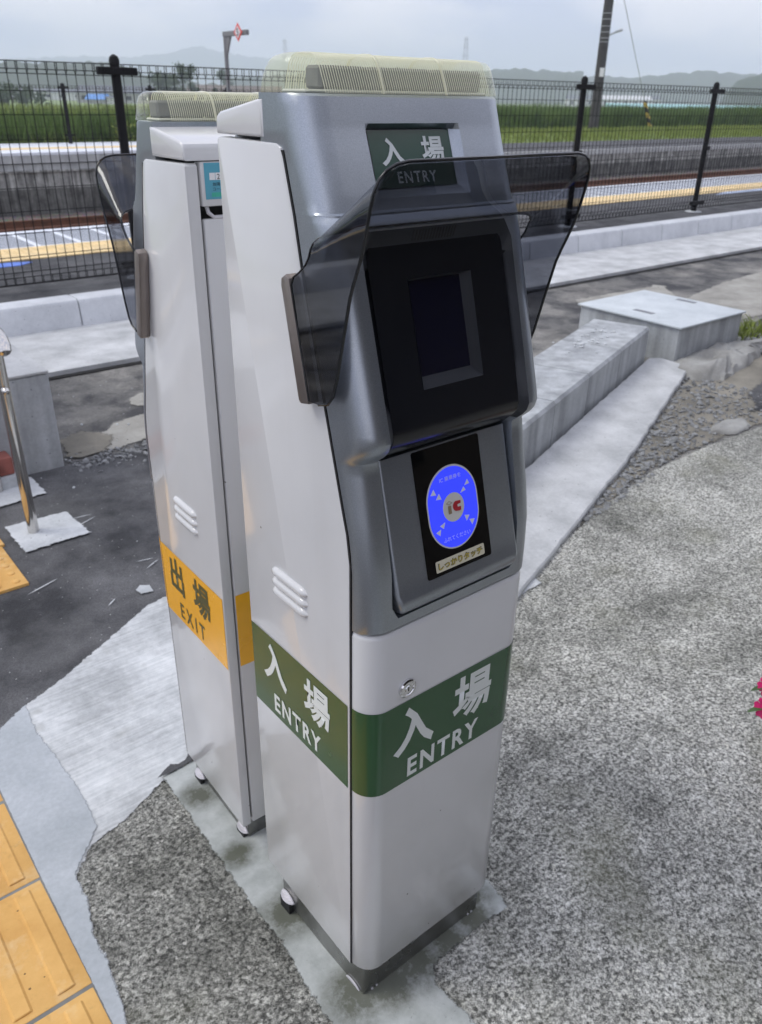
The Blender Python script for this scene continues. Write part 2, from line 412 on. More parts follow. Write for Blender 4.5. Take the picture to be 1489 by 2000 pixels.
# one terrain sheet: yard, track bed, far platform ground, fields to the horizon
prof = [(-60, 0.0, 0)] + [(v, gz(v), 0) for v in (-20, -5, -2, -1, -0.5, 0, 0.2, 0.4, 0.6, 1, 2, 3, 4, 5)] + [(7.9, -0.06, 0), (7.95, -1.12, 1), (12, -1.12, 1), (15, -1.12, 1),
        (19.6, -1.12, 1), (19.62, -0.25, 2), (23, -0.22, 2), (30, -0.25, 2), (45, -0.4, 2), (80, -0.8, 2), (150, -1.4, 2), (300, -2.2, 2), (700, -3.0, 2), (1500, -3.5, 2), (3600, -4, 2)]
b = MB()
us = [-2150, -1000, -300, -100, -40] + [i for i in range(-20, 81, 5)] + [120, 200, 400, 1000, 3250]
V = [b.verts([(u, v, z) for u in us]) for v, z, m in prof]
for i in range(len(prof)-1):
    for j in range(len(us)-1):
        b.face((V[i][j], V[i][j+1], V[i+1][j+1], V[i+1][j]), prof[i+1][2])
tag(b.build('ground', [M_GROUND, M_BALLAST, M_FIELD], smooth=20), kind='structure')

def rough_poly(pts, amp=0.006, step=0.05, seed=0):
    out = []; n = len(pts)
    for i in range(n):
        a = Vector(pts[i]); c = Vector(pts[(i+1) % n]); d = (c-a).length; k = max(1, min(160, int(d/(step*0.45))))
        nrm = Vector((-(c-a).y, (c-a).x))/max(d, 1e-6)
        for j in range(k):
            t = j/k; q = a.lerp(c, t)
            o = noise.noise(Vector((q.x*7+seed, q.y*7, 1.7)))*amp*0.7 + noise.noise(Vector((q.x*38+seed, q.y*38, 4)))*amp*0.7 + noise.noise(Vector((q.x*130+seed, q.y*130, 9)))*amp*0.55
            out.append(tuple(q+nrm*o))
    return out
def densify(pts, step=0.04):
    out = []; n = len(pts)
    for i in range(n):
        a = Vector(pts[i]); c = Vector(pts[(i+1) % n]); k = max(1, min(120, int((c-a).length/step)))
        out += [a.lerp(c, j/k) for j in range(k)]
    return out
def offset_poly(pts, w):
    n = len(pts); A = sum(pts[i].x*pts[(i+1) % n].y-pts[(i+1) % n].x*pts[i].y for i in range(n)); sg = 1 if A > 0 else -1
    out = []
    for i in range(n):
        d0 = (pts[i]-pts[i-1]).normalized(); d1 = (pts[(i+1) % n]-pts[i]).normalized()
        m = Vector((d0.y+d1.y, -(d0.x+d1.x)))*sg; l = m.length
        out.append(pts[i]+(m/max(l, 1e-6))*w*min(1.6, 2/max(l, 0.5)))
    return out
def sheet(name, poly, level, mat, w=0.012, **kw):
    """a thin layer of paving; its outer band carries an 'edge' value 0..1 that the material erodes irregularly"""
    h = level*0.004; P = densify(poly); out = offset_poly(P, w); inn = offset_poly(P, -w); n = len(P)
    cv, ce, cf, ov, oe, of = delaunay_2d_cdt(out+inn, [(i, (i+1) % n) for i in range(n)]+[(n+i, n+(i+1) % n) for i in range(n)], [], 1, 1e-6)
    b = MB(); lay = b.bm.verts.layers.float.new('edge')
    vv = b.verts([(p.x, p.y, 0) for p in cv])
    for v, src in zip(vv, ov): v[lay] = 1.0 if any(q >= n for q in src) else 0.0
    for f in cf: b.face([vv[i] for i in f])
    for cut in (0.0, 0.6):
        bmesh.ops.bisect_plane(b.bm, geom=b.bm.verts[:]+b.bm.edges[:]+b.bm.faces[:], plane_co=(0, cut, 0), plane_no=(0, 1, 0))
    for x in b.bm.verts: x.co.z = gz(x.co.y)+h
    for fc in b.bm.faces:
        if fc.normal.z < 0: fc.normal_flip()
    o = b.build(name, mat, smooth=0, recalc=False)
    return tag(o, kind=kw.get('kind', 'structure'))
def eroded(m, scale=45.0):
    """lets the layer below show through the worn edge of a sheet"""
    t = m.node_tree; out = t.nodes['Material Output']; src = t.nodes['Principled BSDF'].outputs[0]
    at_ = t.nodes.new('ShaderNodeAttribute'); at_.attribute_name = 'edge'
    ge = t.nodes.new('ShaderNodeNewGeometry'); nz_ = t.nodes.new('ShaderNodeTexNoise'); nz_.inputs['Scale'].default_value = scale; nz_.inputs['Detail'].default_value = 6; nz_.inputs['Roughness'].default_value = 0.75
    a = t.nodes.new('ShaderNodeMath'); a.operation = 'ADD'; r = t.nodes.new('ShaderNodeMapRange')
    r.inputs['From Min'].default_value = 0.94; r.inputs['From Max'].default_value = 1.06
    tr = t.nodes.new('ShaderNodeBsdfTransparent'); mx_ = t.nodes.new('ShaderNodeMixShader')
    t.links.new(ge.outputs['Position'], nz_.inputs['Vector']); t.links.new(at_.outputs['Fac'], a.inputs[0]); t.links.new(nz_.outputs['Fac'], a.inputs[1])
    t.links.new(a.outputs[0], r.inputs['Value']); t.links.new(r.outputs[0], mx_.inputs['Fac']); t.links.new(tr.outputs[0], mx_.inputs[1]); t.links.new(src, mx_.inputs[2]); t.links.new(mx_.outputs[0], out.inputs['Surface'])
    return m
M_FOOTS = m_concrete('white_footing_patch', (0.36, 0.38, 0.39), (0.64, 0.66, 0.67), 0.0, True)
M_GAPS = NT('gutter_shadow_and_dirt').set(Base_Color=(0.02, 0.02, 0.019), Roughness=0.9).m  # near-black colour carries the gutter's painted shade as well as dirt
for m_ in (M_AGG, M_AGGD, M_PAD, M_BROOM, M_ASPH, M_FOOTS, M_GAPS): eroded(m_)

asph = [(-12, 1.0), (-0.28, 1.05), (0.35, 1.35), (0.75, 1.2), (1.15, 1.05), (1.45, 1.6), (1.2, 2.3), (0.9, 2.60), (0.43, 2.61), (-12, 2.63)]
sheet('asphalt_path', asph, 1, M_ASPH, 0.02)
edgeR = [(1.318, .818), (1.618, .876), (2.011, .967), (2.398, 1.044), (2.908, 1.059), (3.328, 1.034), (5, 1.1), (14, 1.4)]
agg = [(-0.6, -14), (14, -14)] + edgeR[::-1] + [(1.2, 0.80), (0.6, 0.80), (-0.05, 0.80), (-0.40, 0.74), (-0.6, 0.7)]
sheet('aggregate_pavement', agg, 2, M_AGG, 0.025)
sheet('dark_aggregate_bay', [(-.5, -3), (-.03, -3), (-.03, .74), (-.5, .74)], 2.5, M_AGGD)
broom = [(-.42, -3), (-.42, 1.02), (-.31, 1.03), (-.276, 1.096), (-.195, 1.15), (-.085, 1.199), (.12, 1.316), (.25, 1.391), (.309, 1.404), (.7, 1.22), (1.1, .97), (1.344, .832), (1.334, .73),
         (1.216, .724), (.6, .722), (.064, .716), (-.007, .705), (-.138, .641), (-.224, .62), (-.277, .563), (-.28, .497), (-.298, .406), (-.3, .325), (-.308, .256), (-.318, .205), (-.325, -.3), (-.33, -3)]
sheet('broomed_concrete_path', broom, 3, M_BROOM)
pad = [(-.022, .70), (-.026, .549), (-.035, .383), (-.04, .237), (-.039, .151), (-.053, .062), (-.057, -.004), (-.065, -.2), (-.06, -1.2), (.13, -1.2), (.127, -.149), (.12, -.087), (.138, -.052), (.253, -.05), (.327, -.053), (.339, .006), (.34, .35), (.36, .712)]
sheet('mortar_pad', pad, 4, M_PAD, 0.014)
M_STRIP = eroded(m_concrete('joint_mortar', (0.33, 0.36, 0.38), (0.49, 0.52, 0.545), 0.0, False))
sheet('border_mortar_strip', [(-.43, -3), (-.43, 1.03), (-.30, 1.05), (-.27, 1.10), (-.195, 1.15), (-.205, 1.04), (-.196, .921), (-.191, .806), (-.191, .714), (-.195, .662), (-.278, .565), (-.281, .497), (-.299, .406), (-.301, .325), (-.309, .256), (-.319, .205), (-.326, -.3), (-.331, -3)], 3.6, M_STRIP)
# broken strip where the mortar pad meets the broomed concrete behind the exit gate
sheet('cracked_joint_patch', [(-.03, .703), (.25, .703), (.25, .728), (.06, .735), (.01, .722)], 5, M_ASPH)

# tactile guiding tiles, left foreground
def m_tile(k=1.0):
    s = NT('yellow_tile'); p = s.coord(False)
    c = s.ramp(s.noise(p, 6, 6, 0.65), [(0.3, (0.56, 0.29, 0.065)), (0.7, (0.78, 0.47, 0.15))])
    w = s.noise(p, 11, 5, 0.7)
    c = s.mix(s.ramp(w, [(0.55, 0.0), (0.75, 0.6)]), c, (0.78, 0.60, 0.34))
    c = s.mix(s.ramp(s.noise(p, 40, 6, 0.75), [(0.58, 0.0), (0.78, 0.45)]), c, (0.30, 0.18, 0.06))
    sp = s.n('ShaderNodeTexVoronoi', {'Vector': p, 'Scale': 24.0}).outputs['Distance']
    c = s.mix(s.math('LESS_THAN', sp, 0.06), c, (0.20, 0.11, 0.03))
    s.set(Base_Color=c, Roughness=0.6); s.bump(s.noise(p, 120, 3), 0.15, 0.002)
    return s.m
M_TILE = m_tile()
def guide_tile(label, v0, ln=0.296):
    b = MB(); x1 = -0.333 - 0.012*(0.9-v0)*0.5; x0 = x1-0.296
    b.box(x0, x1, 0.002, ln, -0.03, 0.016, 0.003)
    t = empty('guiding_tile', label, 'paving tile', (0, v0, 0), 0, 'yellow guiding tiles')
    t.location.z = gz(v0) if 0 <= v0 < 0.55 else gz(v0+0.15)
    t.rotation_euler.x = -math.atan(0.1) if 0 <= v0 < 0.55 else 0
    b.build('tile_slab', M_TILE, t)
    for k in range(4):
        b = MB(); cx = x1-0.040-k*0.0735
        fn = lambda a, c, d, cx=cx: (cx+a, d, 0.0157+c)
        b.prism([(-0.017, 0), (0.017, 0), (0.0125, 0.0040), (-0.0125, 0.0040)], fn, 0.016, ln-0.014, 0.0015, 1)
        b.build('raised_bar', M_TILE, t)
for i, (v0, ln) in enumerate(((-0.298, .296), (0.002, .296), (0.302, .296), (0.602, .245), (0.853, .25))):
    guide_tile(['yellow ribbed guiding tile, nearest to the bottom edge of the photo', 'yellow ribbed guiding tile, second up from the bottom edge',
                'yellow ribbed guiding tile, third up beside the pale joint', 'shorter yellow ribbed guiding tile, fourth up, with a dark chipped joint beyond it', 'yellow ribbed guiding tile farthest up the strip, a sliver at the left edge'][i], v0, ln)
M_BED = eroded(m_concrete('tile_joint_grit', (0.13, 0.13, 0.12), (0.26, 0.26, 0.245), 0.0, False))
sheet('tile_joint_bed', [(-.70, -.6), (-.3455, -.6), (-.3285, 1.1), (-.70, 1.1)], 3.65, M_BED, 0.003)
def dot_tile(label, x0, v0):
    t = empty('warning_tile', label, 'paving tile', (x0, v0, -0.06), 0, 'yellow dotted warning tiles')
    b = MB(); b.box(-0.296, 0, 0, 0.296, -0.03, 0.014, 0.003); b.build('tile_slab', M_TILE, t)
    b = MB(); b.lathe([(0.012, 0.0), (0.011, 0.003), (0.007, 0.005), (0.001, 0.0055)], (0, 0, 0), (0, 0, 1), 12); d0 = b.build('raised_dot', M_TILE, t)
    for i in range(5):
        for j in range(5):
            d = d0 if i+j == 0 else d0.copy()
            if d is not d0: C.objects.link(d)
            d.location = (-0.030-i*0.059, 0.030+j*0.059, 0.0137)
dot_tile('yellow dotted warning tile, nearer one beside the handrail footing', 0.0, 1.742)
dot_tile('yellow dotted warning tile, farther one behind the nearer dotted tile', 0.012, 2.046)
# white concrete footings of the handrail posts
M_FOOT = m_concrete('white_footing_concrete', (0.36, 0.38, 0.39), (0.66, 0.68, 0.69), 0.0, True)
sheet('footing_patch', [(.05, 2.18), (.27, 2.17), (.285, 1.955), (.052, 1.95)], 3, M_FOOTS, 0.016)
sheet('footing_patch', [(-.1, 2.56), (.264, 2.56), (.266, 2.377), (-.1, 2.335)], 3, M_FOOTS, 0.016)
# paler worn patches of old paving
M_PATCH = eroded(m_concrete('worn_paving', (0.22, 0.21, 0.185), (0.40, 0.39, 0.35)), 14)
M_TANP = eroded(m_concrete('tan_worn_paving', (0.14, 0.13, 0.105), (0.27, 0.25, 0.205)), 14)
sheet('worn_patch', [(.60, 2.66), (.95, 2.70), (1.4, 2.66), (1.6, 2.95), (1.2, 3.05), (.8, 2.98), (.66, 2.85)], 1, M_PATCH, 0.05)
sheet('worn_patch', [(.95, 3.12), (1.5, 3.08), (1.9, 3.18), (1.8, 3.34), (1.2, 3.36), (.98, 3.26)], 1, M_PATCH, 0.05)
sheet('worn_patch', [(.46, 2.64), (.62, 2.66), (.72, 2.82), (.62, 2.95), (.5, 2.9)], 2, M_TANP, 0.05)
sheet('worn_patch', [(4.7, 2.3), (6.5, 2.2), (9, 2.6), (9, 3.3), (6.5, 3.1), (5.0, 2.8)], 1, M_PATCH, 0.05)
sheet('worn_patch', [(4.4, 2.95), (5.6, 3.0), (5.9, 3.35), (4.8, 3.4)], 2, M_PATCH, 0.05)
sheet('dirt_strip', [(1.40, .84), (2.0, .99), (2.4, 1.07), (2.9, 1.09), (3.4, 1.06), (4.3, 1.2), (4.6, 1.75), (3.75, 1.70), (3.6, 1.66), (2.3, 1.15), (1.45, .90)], 1, M_TANP, 0.05)
sheet('asphalt_patch', [(3.5, 1.12), (4.6, 1.15), (6, 1.3), (6, 1.6), (4.7, 1.52), (3.75, 1.35)], 2, M_ASPH, 0.05)

for i, (x, y, l, a) in enumerate(((0.03, 1.70, .12, 20), (0.52, 1.42, .10, 8), (0.37, 1.62, .07, 30), (0.36, 1.66, .06, -12), (0.30, 2.05, .10, 25), (0.30, 2.10, .09, -5), (0.55, 1.80, .09, 10), (0.17, 1.48, .05, 40))):
    d = Vector((math.cos(R_(a)), math.sin(R_(a)))); q = Vector((-d.y, d.x))*0.0016; p = Vector((x, y))
    sheet('chalk_scuff', [tuple(p-d*l/2), tuple(p-q), tuple(p+d*l/2), tuple(p+q)], 2.2, M_FOOTS, 0.0025)
sheet('chalk_scuff', [(.262, 1.47), (.30, 1.46), (.305, 1.50), (.28, 1.52), (.258, 1.50)], 2.2, M_FOOTS, 0.0025)

# gutter and kerb along the platform
def joints(b, xs, boxf):
    for x0, x1 in zip(xs[:-1], xs[1:]): boxf(b, x0+0.004, x1-0.004)
b = MB()
gx = [-24+2.4*i for i in range(22)]
for x0, x1 in zip(gx[:-1], gx[1:]):
    b.prism([(3.84, -0.10), (4.80, -0.10), (4.80, -0.036), (3.90, -0.020), (3.84, -0.026)], lambda a, c, d: (d, a, c), x0, x1-0.006, 0.004, 1)
tag(b.build('gutter', M_GUTTER), kind='structure')
sheet('gutter_shade_dirt', [(-12, 3.80), (14, 3.80), (14, 3.86), (-12, 3.86)], 2, M_GAPS, 0.02)  # painted shadow line, with dirt, under the gutter's front step
b = MB()
kx = [-24.02+0.745*i for i in range(68)]
for x0, x1 in zip(kx[:-1], kx[1:]):
    b.prism([(4.762, -0.08), (4.97, -0.08), (4.97, 0.135), (4.825, 0.138), (4.800, 0.130), (4.788, 0.112)], lambda a, c, d: (d, a, c), x0, x1-0.007, 0.004, 1)
tag(b.build('kerb', M_CONC), kind='structure')

# station platform: asphalt, yellow line, pale slatted edge panels
b = MB()
b.box(-40, 60, 4.972, 8.05, -0.9, 0.12)
tag(b.build('platform', [M_ASPHP], smooth=0), kind='structure')
M_YLINE = simple('platform_yellow_tile', (0.78, 0.58, 0.28), 0.6, var=0.2, scale=7, bump=0.1)
M_SLATW = simple('pale_edge_panel', (0.74, 0.77, 0.82), 0.5, var=0.08, scale=10)
M_SLATD = simple('edge_panel_groove', (0.26, 0.28, 0.31), 0.7)
b = MB()
for i in range(130):
    x0 = -6+0.30*i
    b.box(x0, x0+0.297, 6.50, 6.80, 0.10, 0.128); b.box(x0, x0+0.297, 6.803, 7.07, 0.10, 0.128)
    if -1 < x0 < 6:
        for p in range(5):
            for q in range(4):
                if q == 0 and p: pass
                b.lathe([(0.014, 0), (0.008, 0.005)], (x0+0.03+p*0.06, 6.84+q*0.062, 0.1279), (0, 0, 1), 6)
tag(b.build('platform_yellow_line', M_YLINE, smooth=0), kind='structure')
b = MB()
b.box(-6, 33.5, 7.075, 8.06, 0.05, 0.124)
b.mi = 1
for i in range(100):
    x0 = -5.9+0.385*i
    for k in range(14): b.box(x0+0.030, x0+0.355, 7.13+k*0.060, 7.13+k*0.060+0.020, 0.10, 0.1275)
tag(b.build('platform_edge_panels', [M_SLATW, M_SLATD], smooth=0), kind='structure')
M_BLUEL = simple('blue_paint', (0.10, 0.20, 0.62), 0.6, var=0.1)
M_PBLUE = simple('worn_pale_blue_paint', (0.42, 0.50, 0.66), 0.6, var=0.25, scale=4)
for nm, pts, mt in (('blue_platform_marking', [(-1.2, 6.26), (1.38, 6.27), (1.51, 6.37), (1.38, 6.43), (-1.2, 6.42)], M_BLUEL), ('worn_platform_marking', [(11.7, 6.33), (14.5, 6.30), (14.5, 6.48), (12.2, 6.48)], M_PBLUE)):
    b = MB(); b.prism(pts, lambda a, c, d: (a, c, d), 0.118, 0.124); tag(b.build(nm, mt, smooth=0), kind='structure')

# opposite platform, left half raised, right half low and old
b = MB()
b.box(-60, 18.5, 19.05, 22.6, -0.20, 0.10)
b.mi = 1; b.box(-60, 18.5, 19.0, 22.6, 0.104, 0.158)
b.mi = 0; b.box(-60, 18.5, 19.0, 19.05, -0.055, 0.10)
b.mi = 2; b.box(-60, 18.52, 18.98, 22.62, -0.235, -0.20)
b.box(-60, 18.5, 19.04, 22.6, -0.58, -0.24)
b.box(18.6, 110, 19.0, 23.2, -0.66, -0.20)
b.mi = 4; b.box(-60, 18.5, 19.035, 22.6, -1.2, -0.58); b.box(18.6, 110, 18.99, 23.2, -1.2, -0.66)
b.mi = 3; b.box(18.6, 110, 19.14, 23.2, -0.21, -0.176)
b.mi = 0; b.box(18.6, 110, 18.97, 19.13, -0.34, -0.180)
tag(b.build('opposite_platform', [M_NEWWALL, M_SLATW, M_OLDWALL, M_ASPHP, M_OLDDARK], smooth=0), kind='structure')
b = MB(); b.box(-60, 18.4, 20.1, 20.75, 0.15, 0.164); tag(b.build('opposite_yellow_line', M_YLINE, smooth=0), kind='structure')

# rails
M_RUST = simple('rusty_rail_steel', (0.14, 0.060, 0.032), 0.7, 0.3, var=0.3, scale=9)
def rail(y, label):
    b = MB(); z = -1.045
    pr = [(-.06, 0), (.06, 0), (.06, .012), (.012, .03), (.012, .115), (.034, .125), (.034, .158), (-.034, .158), (-.034, .125), (-.012, .115), (-.012, .03), (-.06, .012)]
    b.prism(pr, lambda a, c, d: (d, y+a, z+c), -60, 110)
    tag(b.build('rail', M_RUST, smooth=20), label, 'rail', 'track rails')
rail(16.5, 'rusty brown rail farther from the near platform')
rail(15.43, 'rusty brown rail nearer to the near platform edge')
b = MB()
for i in range(140):
    b.box(-20+0.62*i, -20+0.62*i+0.22, 14.9, 17.05, -1.16, -1.05, 0.01, 1)
tag(b.build('railway_sleepers', M_OLDWALL, smooth=0), kind='structure')

# ------------------------------------------------------------------ fences
M_FENCE = simple('dark_fence_coating', (0.010, 0.010, 0.011), 0.6, var=0.1, spec=0.2)
def mesh_fence(label, y, posts, z0, ztop, step, wr, hrows, zbot, group=None, name='mesh_fence', pr=0.033):
    root = empty(name, label, 'fence', (0, y, z0))
    for x in posts:
        b = MB(); b.tube([(x, 0.03, -0.05), (x, 0.03, ztop-0.02)], pr, 14)
        p = b.build('fence_post', M_FENCE, root)
        b = MB(); b.lathe([(pr*1.05, ztop-0.035), (pr*1.08, ztop-0.01), (pr*0.85, ztop+0.012), (pr*0.3, ztop+0.024), (0.001, ztop+0.026)], (x, 0.03, 0), (0, 0, 1), 14)
        b.build('post_cap', M_FENCE, p)
        for zz in (ztop-0.075, zbot-z0+0.06, (ztop+zbot-z0)/2):
            b = MB()
            wdt = 0.14 if zz != (ztop+zbot-z0)/2 else 0.04
            b.box(x-wdt, x+wdt, -0.022, 0.022, zz-0.024, zz+0.024, 0.005, 1)
            b.build('bracket', M_FENCE, p)
    for x0, x1 in zip(posts[:-1], posts[1:]):
        b = MB(); n = int((x1-x0-0.06)/step)
        xs = [x0+0.04+(x1-x0-0.08)*k/n for k in range(n+1)]
        zt = ztop-0.035; zb = zbot-z0
        for x in xs:
            # vertical wire with the triangular loop at head and foot
            pts = [(x, -0.022, zb+0.05), (x, -0.022, zb), (x, 0.010, zb-0.005), (x, 0.012, zb+0.04), (x, 0.0, zb+0.07), (x, 0.0, zt-0.07), (x, 0.012, zt-0.045), (x, 0.010, zt), (x, -0.022, zt), (x, -0.022, zt-0.045), (x, 0, zt-0.07)]
            b.tube(pts, wr, 4, False)
        for h in hrows: b.tube([(x0+0.03, 0.004, h-z0), (x1-0.03, 0.004, h-z0)], wr*1.05, 4, False)
        for (yy, zz) in ((0.010, zt), (-0.022, zt), (-0.022, zt-0.045), (0.0, zt-0.07), (0.010, zb), (-0.022, zb), (-0.022, zb+0.05), (0.0, zb+0.08)):
            b.tube([(x0+0.03, yy, zz), (x1-0.03, yy, zz)], wr*1.15, 4, False)
        b.build('mesh_panel', M_FENCE, root, smooth=60)
    return root
mesh_fence('tall dark mesh fence on the near platform, behind the pale kerb', 5.3, [-3.04, -0.53, 1.98, 4.49, 7.0, 9.5, 12.01, 14.5, 17.0, 19.5, 22.0], 0.12, 1.45, 0.0625, 0.0032, [1.367, 1.228, 1.08, 0.935, 0.787, 0.64, 0.50, 0.352], 0.17)
# concrete collar round the foot of each post
for i, x in enumerate([-3.04, -0.53, 1.98, 4.49, 7.0, 9.5, 12.01, 14.5, 17.0, 19.5, 22.0]):
    b = MB(); b.lathe([(0.105, 0.0), (0.10, 0.008), (0.05, 0.012)], (x, 5.33, 0.118), (0, 0, 1), 12)
    tag(b.build('post_collar', M_FOOT), kind='structure')
mesh_fence('low dark mesh fence along the back of the opposite platform', 22.1, [0.5+2.33*i for i in range(9)], 0.16, 1.36, 0.09, 0.004, [0.55, 0.95], 0.30, pr=0.05)

# ------------------------------------------------------------------ concrete furniture
blk = empty('concrete_block', 'large grey concrete block beside the steel handrail post', 'concrete block')
b = MB(); b.box(-0.9, 0.42, 2.605, 3.83, -0.12, 0.355, 0.012, 3); b.build('block_body', M_BLOCK, blk)
b = MB(); b.box(-0.92, 0.421, 2.60, 3.835, 0.3555, 0.368, 0.005, 2); b.build('block_top', M_GUTTER, blk)
M_BRICK = simple('red_brown_brick', (0.28, 0.095, 0.075), 0.8, var=0.25, scale=20, bump=0.3)
st = empty('brick_step', 'low red brown brick step against the large concrete block', 'step')
b = MB(); b.box(-0.8, 0.205, 2.50, 2.602, -0.07, 0.0, 0.006); b.build('step_base', M_BLOCK, st)
b = MB()
for i in range(5): b.box(-0.78+0.197*i, -0.78+0.197*i+0.19, 2.515, 2.603, 0.001, 0.075, 0.006)
b.build('brick_course', M_BRICK, st)

# row of hollow-backed kerb blocks, turned away from the platform line
row = empty('block_row', 'row of pale concrete blocks with a sloping footing, running up to the lidded box', 'kerb blocks', (1.85, 1.335, -0.06), math.atan2(0.69, 1.91))
wid = [-1.2, -0.62, 0.0, 0.43, 0.91, 1.44, 2.02]
for x0, x1 in zip(wid[:-1], wid[1:]):
    b = MB()
    b.prism([(0.0, 0.0), (0.34, 0.0), (0.34, 0.235), (0.012, 0.235), (0.0, 0.22)], lambda a, c, d: (d, a, c), x0, x1-0.006, 0.006, 2)
    b.build('kerb_block', M_BLOCK, row)
b = MB()
ft = [(-1.3, -0.02), (2.02, -0.02), (2.08, -0.08), (2.05, -0.20), (1.93, -0.27), (1.85, -0.275), (0.6, -0.345), (-0.7, -0.365), (-1.3, -0.37)]
ft = rough_poly(ft, 0.006, 0.08, 4)
b.prism(ft, lambda a, c, d: (a, c, d + max(0, 0.02*(1+c/0.37)) if d > 0 else d), -0.04, 0.028, 0.006, 1)
b.build('sloping_footing', M_GUTTER, row)
random.seed(11)
b = MB()
for i in range(34):
    x = 1.55+random.gauss(0, 0.13); y = 0.20+random.gauss(0, 0.045); r = random.uniform(0.006, 0.014)
    t = bmesh.new(); bmesh.ops.create_icosphere(t, subdivisions=1, radius=r)
    for q in t.verts: q.co = Vector((q.co.x*random.uniform(.8, 1.4), q.co.y*random.uniform(.8, 1.3), q.co.z*0.45))
    b.add(t, Matrix.Translation((x, y, 0.238)))
tag(b.build('pebble_scatter', M_FOOT, None, loc=None), kind='stuff').matrix_world = row.matrix_basis.copy()

M_LID = m_concrete('galvanised_lid', (0.46, 0.50, 0.52), (0.62, 0.66, 0.68), 0.0, False)
bx = empty('cable_pit', 'low concrete cable pit with a flat pale lid at the end of the block row', 'utility box', (3.90, 1.92, -0.06))
b = MB(); b.prism([(0.0, 0.0), (0.72, 0.0), (0.72, 0.74), (0.0, 0.74)], lambda a, c, d: (a*(1+0.02*d)+0.005, c, d), -0.06, 0.218, 0.0)
b.build('pit_wall', M_BLOCK, bx)
b = MB(); b.box(-0.012, 0.735, -0.02, 0.76, 0.220, 0.232, 0.004, 2); ld = b.build('pit_lid', M_LID, bx)
for (x, y) in ((0.155, 0.36), (0.66, 0.375)):
    b = MB(); b.box(x-0.022, x+0.022, y-0.07, y+0.07, 0.2321, 0.2345, 0.001, 1); b.build('lid_handle', M_LED, ld)
M_DEBRIS = m_concrete('broken_mortar', (0.20, 0.195, 0.18), (0.40, 0.40, 0.38))
def lumpy(name, pts, h, mat, seed, z0):
    b = MB(); n = 26
    cx = sum(p[0] for p in pts)/len(pts); cy = sum(p[1] for p in pts)/len(pts)
    P = rough_poly(pts, 0.02, 0.05, seed); rows = []
    for k, (s, hh) in enumerate(((1.0, 0), (0.93, 0.45), (0.8, 0.8), (0.55, 1.0), (0.25, 1.0), (0.02, 0.95))):
        rows.append([(cx+(x-cx)*s, cy+(y-cy)*s, z0+h*hh*(0.6+0.8*noise.noise(Vector((x*7*s+seed, y*7*s, k*0.3))) + 0.3)) for x, y in P])
    b.loft(rows, True, True)
    return b.build(name, mat, smooth=50)
tag(lumpy('mortar_heap', [(3.70, 1.66), (3.85, 1.55), (4.25, 1.62), (4.6, 1.70), (4.9, 1.82), (4.7, 1.93), (3.9, 1.935), (3.72, 1.8)], 0.07, M_DEBRIS, 3, -0.065), 'rough spilled mortar heap at the foot of the lidded pit', 'mortar')
tag(lumpy('flat_stone', [(3.02, 1.13), (3.12, 1.06), (3.28, 1.07), (3.33, 1.14), (3.2, 1.19), (3.08, 1.18)], 0.022, M_DEBRIS, 9, -0.055), 'flat pale stone on the dirt in front of the lidded pit', 'stone')

# gravel beside the footing, and loose chips over the asphalt
M_STONE = simple('gravel_stone', (0.22, 0.225, 0.225), 0.85, var=0.5, scale=25)
def stones(name, n, fn, rmin, rmax, mat):
    b = MB()
    base = bmesh.new(); bmesh.ops.create_icosphere(base, subdivisions=1, radius=1.0)
    tv = [v.co.copy() for v in base.verts]; tf = [[v.index for v in f.verts] for f in base.faces]; base.free()
    for i in range(n):
        x, y = fn(); r = rmin+(rmax-rmin)*random.random()**2.5
        M = Matrix.Translation((x, y, gz(y)+0.004+r*0.25)) @ Euler((random.uniform(-.5, .5), random.uniform(-.5, .5), random.uniform(0, 6.3))).to_matrix().to_4x4() @ Matrix.Diagonal((r*random.uniform(.8, 1.5), r*random.uniform(.7, 1.2), r*random.uniform(.4, .8), 1))
        vs = b.verts([M @ (c*random.uniform(0.85, 1.12)) for c in tv])
        for f in tf: b.face([vs[k] for k in f])
    return tag(b.build(name, mat, smooth=0, recalc=False), kind='stuff')
random.seed(5)
def strip_pt():
    t = random.random(); x = 1.33+2.5*t
    lo = 0.83+(x-1.33)*0.165 if x < 2.4 else 1.06+(x-2.4)*0.02
    hi = 0.86+(x-1.33)*0.37
    return x, lo+(max(hi, lo+0.02)-lo)*random.random()**0.8
stones('gravel_strip', 2600, strip_pt, 0.004, 0.016, M_STONE)
def pit_pt(): return random.uniform(4.55, 6.2), random.uniform(1.55, 2.15)
stones('gravel_beside_pit', 500, pit_pt, 0.012, 0.04, M_STONE)
def asph_pt(): return random.uniform(-0.5, 1.1), random.uniform(1.25, 3.7)
stones('loose_chips', 110, asph_pt, 0.002, 0.007, M_FOOT)
def crack_pt(): return random.uniform(0.45, 1.2), 2.58+random.gauss(0, 0.05)
stones('crack_rubble', 350, crack_pt, 0.004, 0.016, M_STONE)

